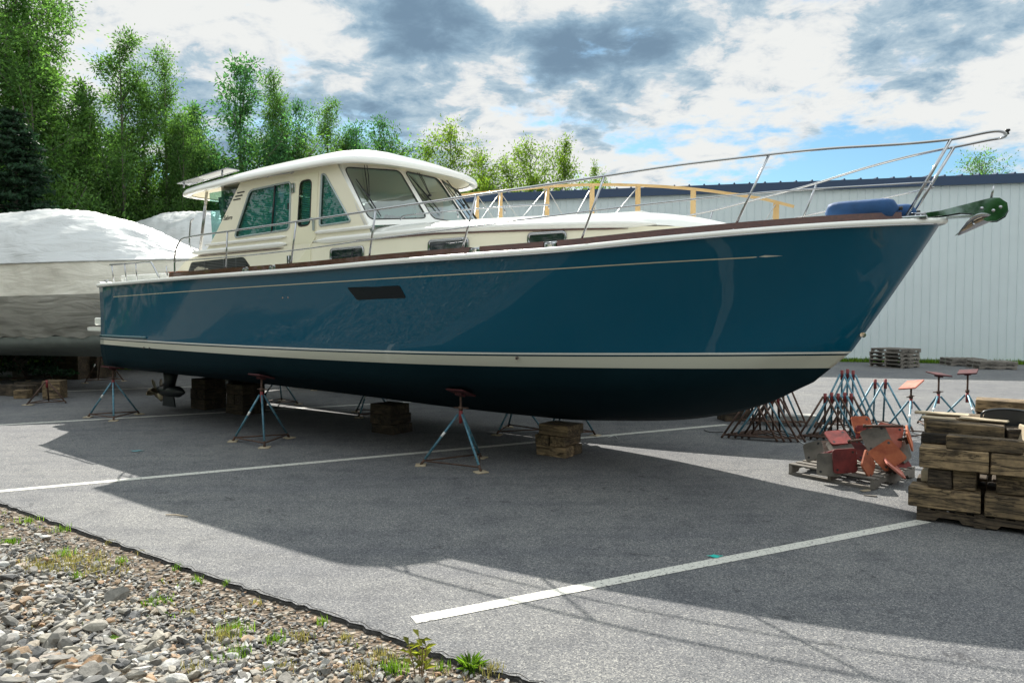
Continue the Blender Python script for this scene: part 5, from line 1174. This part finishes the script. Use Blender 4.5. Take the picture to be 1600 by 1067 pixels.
# ---------------------------------------------------------------- right side: nested stands
def nested(row,px0,py0,n,dx,dy,h,side,rz,grp,labf,mats,depth=None,feet=False):
    base=gpix(px0,py0)
    for i in range(n):
        x=base.x+dx*i; y=base.y+dy*i; mt=mats[i%len(mats)]
        stand_at(x,y,rz,h*(1+.02*(i%2)),h,labf(i),grp,rod=False,side=side,feet=feet,legmat=mt)
ordn=['first','second','third','fourth','fifth','sixth']
GA='nested jack stands in the left pile'; GB='nested jack stands in the right pile'
nested(0,1173,684,5,.105,-.012,.70,.86,R(-24),GA,lambda i:ordn[i]+' nested stand from the left in the pile nearest the yacht bow',[M_rust,M_rust,M_sblue,M_rust,M_rust])
nested(0,1195,662,4,.11,.01,.95,.86,R(-24),'tall stands behind the left pile',lambda i:ordn[i]+' taller stand from the left behind the pile nearest the bow',[M_sblue,M_rust])
nested(0,1288,686,5,.105,.0,.74,.80,R(-24),GB,lambda i:ordn[i]+' nested stand from the left in the pile behind the pad heap',[M_rust,M_sblue,M_rust,M_sblue,M_rust])
nested(0,1314,668,3,.085,-.03,1.02,.86,R(-24),'tall stands behind the right pile',lambda i:ordn[i]+' tall red tipped stand above the right pile',[M_sblue,M_sblue,M_sblue])
nested(0,1366,668,2,.11,-.14,.86,.86,R(-24),'pair of red tipped stands',lambda i:['front','rear'][i]+' blue stand of the pair right of the stand piles',[M_sblue])
for px,py,h,pz,pad,tl,rz,lab in ((1422,681,.62,.85,'p',(-.15,-.42),.5,'jack stand with a faded pink tilted pad behind the pad heap'),(1465,668,.60,.95,'d',(.12,.10),.2,'jack stand with a dark red pad, middle of the three upright ones'),(1510,668,.62,.99,'d',(-.1,-.18),.9,'jack stand with a dark red pad, rightmost of the three upright ones')):
    p=gpix(px,py); stand_at(p.x,p.y,rz,h,pz,lab,'upright padded stands behind the timbers',pad,tl,.84,feet=False)
# pallets
def pallet(c,rz,Lx=1.06,Ly=1.1,label='',group=None,parent=None,m_=None):
    root=empty('pallet',c,rz,label,'pallet',group); m=MB(); n=7; r=random.Random(int(c[0]*100+c[2]*50)); w=.095
    for i in range(n): m.box((-Lx/2+w/2+(Lx-w)*i/(n-1),0,.125),(w,Ly,.018),rot('Z',r.uniform(-.012,.012)),bev=.002)
    m.build('top_boards',m_ or M_pallet,root); m=MB()
    for i in (0,1,2): m.box((-Lx/2+w/2+(Lx-w)*i/2,0,.009),(w,Ly,.017))
    m.build('bottom_boards',m_ or M_pallet,root)
    for s_ in (-1,0,1):
        m=MB(); y=s_*(Ly/2-.022); 
        pl=[(-Lx/2,.018),(-Lx/2+.16,.018),(-Lx/2+.19,.055),(-Lx/2+.36,.055),(-Lx/2+.39,.018),(Lx/2-.39,.018),(Lx/2-.36,.055),(Lx/2-.19,.055),(Lx/2-.16,.018),(Lx/2,.018),(Lx/2,.115),(-Lx/2,.115)]
        m.prism(pl,.038,Matrix(((1,0,0,0),(0,0,-1,y+.019),(0,1,0,0),(0,0,0,1)))); m.build('stringer',m_ or M_pallet,root)
    return root
PR=R(38)
def pal_frame(corner,e1,e2,Lx,Ly): c=corner+e1*Lx/2+e2*Ly/2; return c
pc=gpix(1365,766); e1=Vector((math.cos(PR),math.sin(PR),0)); e2=Vector((-math.sin(PR),math.cos(PR),0)); c=pal_frame(pc,e1,e2,1.06,1.08)
pallet((c.x,c.y,.002),PR,1.06,1.08,'grey wooden pallet holding the heap of red and orange stand pads')
# heap of stand pads; each pad a thing with its plate and its screw socket
def padthing(px,py,z,size,nrm_az,nrm_el,roll,m_,label,rodl=.0,depth=None,r=.04):
    Yd=depth; X=(px-800)/1150*Yd; root=empty('stand_pad',(X,Yd,z),0,label,'stand pad','pads heaped on the pallet')
    n=Vector((math.sin(R(nrm_az))*math.cos(R(nrm_el)),-math.cos(R(nrm_az))*math.cos(R(nrm_el)),math.sin(R(nrm_el)))); q=n.to_track_quat('Z','Y').to_matrix()@rot('Z',R(roll))
    m=MB(); s=size/2; pl=rounded([(-s,-s),(s,-s),(s,s),(-s,s)],.045); m.prism(pl,.02,q.to_4x4(),z0=-.01)
    for cx,cy in ((s-.045,s-.045),(-s+.045,-s+.045)): 
        m.add([q@Vector((cx+.016*math.cos(a),cy+.016*math.sin(a),.0112)) for a in [6.283*i/8 for i in range(8)]],[tuple(range(8))],mi=1); m.add([q@Vector((cx+.016*math.cos(a),cy+.016*math.sin(a),-.0112)) for a in [6.283*i/8 for i in range(8)]],[tuple(range(8))[::-1]],mi=1)
    m.build('plate',[m_,M_black],root)
    m=MB(); m.box(q@Vector((0,0,-.03)),(.10,.10,.04),q); m.tube([q@Vector((0,0,-.03)),q@Vector((0,0,-.03-(rodl or .12)))],.018,8); m.build('socket',M_rust,root)
D0=8.95
PADS=[(1299,727,.20,.27,-22,8,0,M_padg,'bare grey plywood pad leaning at the front left of the heap',8.78),
(1275,705,.30,.24,-48,28,25,M_padg,'grey pad standing on its corner at the far left of the heap',9.15),
(1324,721,.27,.29,2,4,3,M_padr,'dark red pad with scuffs upright at the front of the heap',8.72),
(1361,727,.25,.27,42,12,40,M_pado,'bright orange pad balanced on its corner at the front of the heap',8.62),
(1391,712,.33,.31,-25,30,40,M_pado,'largest burnt orange pad tilted in the middle of the heap',8.80),
(1402,737,.17,.28,62,48,15,M_padp,'pale salmon pad leaning low at the front right of the heap',8.72),
(1373,686,.50,.30,-30,30,25,M_padg,'grey pad with a drilled hole high on the heap',9.05),
(1394,681,.52,.29,-12,22,-12,M_padp,'faded pink pad near the top of the heap',9.1),
(1350,664,.62,.24,0,35,0,M_pado,'orange pad lying back at the very top of the heap',9.35),
(1352,677,.55,.20,8,8,0,M_padr,'bright red pad edge below the top orange one',9.30),
(1425,685,.50,.26,58,15,20,M_pado,'orange pad standing upright at the right end of the heap',9.0),
(1418,705,.36,.26,40,10,12,M_padg,'grey weathered pad wedged at the right of the heap',9.12),
(1313,684,.47,.27,-10,62,10,M_padr,'dark red pad lying nearly flat on the left shoulder of the heap',9.3),
(1318,702,.38,.29,-20,55,20,M_padg,'grey pad under the dark red flat one',9.15),
(1290,700,.35,.22,-30,50,10,M_rust,'rusty plate at the left back of the heap',9.4),
(1345,704,.36,.25,15,40,30,M_padr,'red pad buried in the middle of the heap',9.2),
(1410,722,.24,.26,20,35,10,M_padr,'red pad buried at the bottom right of the heap',9.1),
(1362,708,.32,.27,-5,60,0,M_padg,'grey pad buried under the centre of the heap',9.25)]
for px,py,z,s_,az,el,ro,m_,lab,dp in PADS:
    z=CAMH-(py-484)/1150*dp; padthing(px,py,max(z,.15+s_*.2),s_,az,el,ro,m_,lab,depth=dp)
def bar(px0,py0,d0,px1,py1,d1,r_,label,m_=M_rust,name='steel_bar',cat='steel bar'):
    a=Vector(((px0-800)/1150*d0,d0,CAMH-(py0-484)/1150*d0)); b=Vector(((px1-800)/1150*d1,d1,CAMH-(py1-484)/1150*d1)); m=MB(); c=(a+b)/2; m.tube([a-c,b-c],r_,8); m.tube([a-c,(a-c)*.93+(b-c)*.07],r_*1.35,8); o=m.build(name,m_); o.location=c; tag(o,label,cat)
bar(1352,666,9.1,1415,666,9.0,.016,'black steel bar lying across the top of the pad heap')
bar(1285,711,9.0,1325,700,9.2,.014,'red brown screw rod sticking out of the left of the heap',M_sred)
bar(1330,690,9.0,1356,687,9.2,.017,'grey screw rod poking out between the pads at the left')
# far pallets
p0=gpix(1409,576); e1f=Vector((math.cos(R(30)),math.sin(R(30)),0)); e2f=Vector((-math.sin(R(30)),math.cos(R(30)),0)); c=p0+e1f*.55+e2f*.62
for k in range(5): pallet((c.x+random.uniform(-.03,.03),c.y,.003+.137*k),R(30)+random.uniform(-.03,.03),1.1,1.24,['bottom','second lowest','middle','second highest','top'][k]+' pallet of the stack by the building wall','pallets stacked by the building')
for k,(px,py) in enumerate(((1514,572),(1560,577))):
    q=gpix(px,py)
    for j in range(2): pallet((q.x+.02*j,q.y+.4,.003+.137*j),R(-10)+.02*j,1.2,1.1,('upper' if j else 'lower')+(' pallet of the left low pair near the wall' if k==0 else ' pallet of the right low pair near the wall'),'low pallets near the building')
# timber stack on pallets at the right
O=gpix(1430,812); f1=Vector((math.cos(BR),math.sin(BR),0)); f2=Vector((-f1.y,f1.x,0))
def T(u,v,z,d,label,m_=None,dr=0,tilt=(0,0),g='timbers stacked at the right edge',name='timber_block',cat='timber'):
    c=O+f1*(u+d[0]/2)+f2*(v+d[1]/2); return timber((c.x,c.y,z+d[2]/2),d,BR+dr,label,g,m_,tilt=tilt,name=name,cat=cat)
for k,u in enumerate((0,1.12)): 
    c=O+f1*(u+.54)+f2*.55; pallet((c.x,c.y,.002),BR,1.06,1.1,['dark pallet under the left end of the timber stack','dark pallet under the right end of the timber stack'][k],'pallets under the timber stack',m_=M_timd)
Z0=.142; s8=.20
T(-.06,-.03,Z0,(.60,.24,s8),'front bottom timber at the left corner of the stack'); T(.57,-.02,Z0,(.66,.24,s8),'second front bottom timber from the left'); T(1.26,0,Z0,(.6,.24,s8),'third front bottom timber near the photo edge')
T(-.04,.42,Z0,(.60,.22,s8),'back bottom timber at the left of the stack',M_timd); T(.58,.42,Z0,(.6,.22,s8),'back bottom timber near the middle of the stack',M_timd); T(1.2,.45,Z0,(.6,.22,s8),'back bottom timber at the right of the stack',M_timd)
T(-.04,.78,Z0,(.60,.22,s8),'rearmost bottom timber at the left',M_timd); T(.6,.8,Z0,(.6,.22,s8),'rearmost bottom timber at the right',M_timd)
z1=Z0+s8+.003
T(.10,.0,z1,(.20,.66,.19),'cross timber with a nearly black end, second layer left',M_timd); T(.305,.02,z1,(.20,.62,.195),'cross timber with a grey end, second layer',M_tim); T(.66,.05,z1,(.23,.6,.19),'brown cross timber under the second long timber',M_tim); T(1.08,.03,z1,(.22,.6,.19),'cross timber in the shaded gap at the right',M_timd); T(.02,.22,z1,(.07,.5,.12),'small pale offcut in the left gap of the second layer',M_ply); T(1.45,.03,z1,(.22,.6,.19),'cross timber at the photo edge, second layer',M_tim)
z2=z1+.198
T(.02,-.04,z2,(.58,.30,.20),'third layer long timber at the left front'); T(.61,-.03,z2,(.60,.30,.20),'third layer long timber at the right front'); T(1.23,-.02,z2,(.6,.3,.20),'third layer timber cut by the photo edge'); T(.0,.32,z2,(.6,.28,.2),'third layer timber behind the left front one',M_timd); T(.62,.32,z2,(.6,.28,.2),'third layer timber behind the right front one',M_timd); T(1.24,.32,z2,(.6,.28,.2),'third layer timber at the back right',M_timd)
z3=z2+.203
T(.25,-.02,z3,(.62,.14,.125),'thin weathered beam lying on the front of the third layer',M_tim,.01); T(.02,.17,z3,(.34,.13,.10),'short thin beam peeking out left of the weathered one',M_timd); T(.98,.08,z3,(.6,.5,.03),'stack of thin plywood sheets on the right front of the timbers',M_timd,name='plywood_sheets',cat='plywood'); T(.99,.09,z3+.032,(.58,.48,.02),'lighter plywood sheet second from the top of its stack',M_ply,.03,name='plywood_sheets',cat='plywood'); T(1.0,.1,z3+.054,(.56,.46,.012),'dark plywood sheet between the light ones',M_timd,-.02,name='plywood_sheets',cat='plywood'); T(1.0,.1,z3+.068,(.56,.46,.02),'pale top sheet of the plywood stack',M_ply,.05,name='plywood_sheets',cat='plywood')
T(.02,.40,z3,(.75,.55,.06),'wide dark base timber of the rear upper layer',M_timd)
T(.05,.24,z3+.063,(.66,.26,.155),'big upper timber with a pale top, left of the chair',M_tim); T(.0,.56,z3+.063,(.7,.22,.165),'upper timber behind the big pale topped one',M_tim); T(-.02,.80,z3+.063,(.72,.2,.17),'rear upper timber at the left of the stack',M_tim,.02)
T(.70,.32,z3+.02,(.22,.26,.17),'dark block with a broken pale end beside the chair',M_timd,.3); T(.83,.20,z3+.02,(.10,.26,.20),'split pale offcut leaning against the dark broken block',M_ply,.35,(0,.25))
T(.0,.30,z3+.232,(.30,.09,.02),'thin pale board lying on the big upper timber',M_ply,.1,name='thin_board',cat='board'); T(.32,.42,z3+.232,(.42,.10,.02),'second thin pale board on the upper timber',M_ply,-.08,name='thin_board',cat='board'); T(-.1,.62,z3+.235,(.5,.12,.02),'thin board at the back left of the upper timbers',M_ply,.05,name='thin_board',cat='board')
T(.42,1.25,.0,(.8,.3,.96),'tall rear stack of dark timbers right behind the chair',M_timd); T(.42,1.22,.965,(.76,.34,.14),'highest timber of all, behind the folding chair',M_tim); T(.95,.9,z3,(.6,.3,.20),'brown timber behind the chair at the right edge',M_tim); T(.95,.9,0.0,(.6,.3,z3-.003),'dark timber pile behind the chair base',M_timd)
# black folding chair back
def chair():
    c=O+f1*.74+f2*.56; root=empty('folding_chair',(c.x,c.y,z3),BR+R(4),'black metal folding chair standing among the timbers','chair')
    m=MB(); pl=rounded([(-.225,0),(-.225,.20),(-.19,.30),(.19,.30),(.225,.20),(.225,0)],.12,6); fr=Matrix(((1,0,0,0),(0,0,-1,0),(0,1,0,.04),(0,0,0,1))); m.prism(pl,.018,fr); m.build('backrest',mat('black_enamel',(.010,.013,.017),.3,coat=.3),root)
    m=MB(); P=smooth_path([Vector((-.235,-.012,-.05)),Vector((-.235,-.012,.22)),Vector((-.20,-.012,.32)),Vector((0,-.012,.352)),Vector((.20,-.012,.32)),Vector((.235,-.012,.22)),Vector((.235,-.012,-.05))],5); m.tube(P,.012,8); m.build('frame',MATS['black_enamel'],root)
    m=MB(); m.box((0,.22,-.02),(.4,.38,.025),bev=.008); m.build('seat',MATS['black_enamel'],root)
chair()
# white strap scraps on the asphalt
def scrap(pts,label,m_=M_tape,r_=.006,name='strap_scrap',cat='litter'):
    P=[gpix(*p) for p in pts]; c=P[0]; m=MB(); m.tube([Vector((p.x-c.x,p.y-c.y,.008)) for p in smooth_path(P,3)],r_,5); o=m.build(name,m_); o.location=(c.x,c.y,0); tag(o,label,cat)
scrap([(1247,687),(1251,691),(1258,694),(1268,694)],'white plastic strap scrap on the asphalt before the stand piles')
scrap([(1100,672),(1106,675),(1118,676),(1130,675)],'thin black cable lying left of the stand pile',M_cable,.007,'cable','cable')
scrap([(950,684),(960,681),(965,685)],'pale strap end right of the nearest block stack',M_tape,.005)
def slab(px,py,d,rz,label,m_=M_ply,z=.004,name='wood_scrap'):
    p=gpix(px,py); m=MB(); m.box((0,0,d[2]/2),d,bev=.003,jit=.004); o=m.build(name,m_); o.location=(p.x,p.y,z); o.rotation_euler=(0,0,rz); tag(o,label,'wood scrap')
slab(1235,662,(.9,.3,.16),R(5),'grey concrete sill behind the left stand pile',mat('concrete',(.32,.32,.30),.9,var=.15))
slab(1146,656,(.5,.35,.28),R(10),'dark scrap block behind the left end of the stand pile',M_timd)
slab(1352,719+48,(.12,.05,.008),.4,'pale splinter on the asphalt in front of the pallet')
slab(1360,775,(.13,.04,.008),-.5,'thin grey splinter nearest the camera in front of the pallet',M_pallet)
slab(44,633,(.22,.12,.012),.2,'flat pale board scrap before the small black stand')
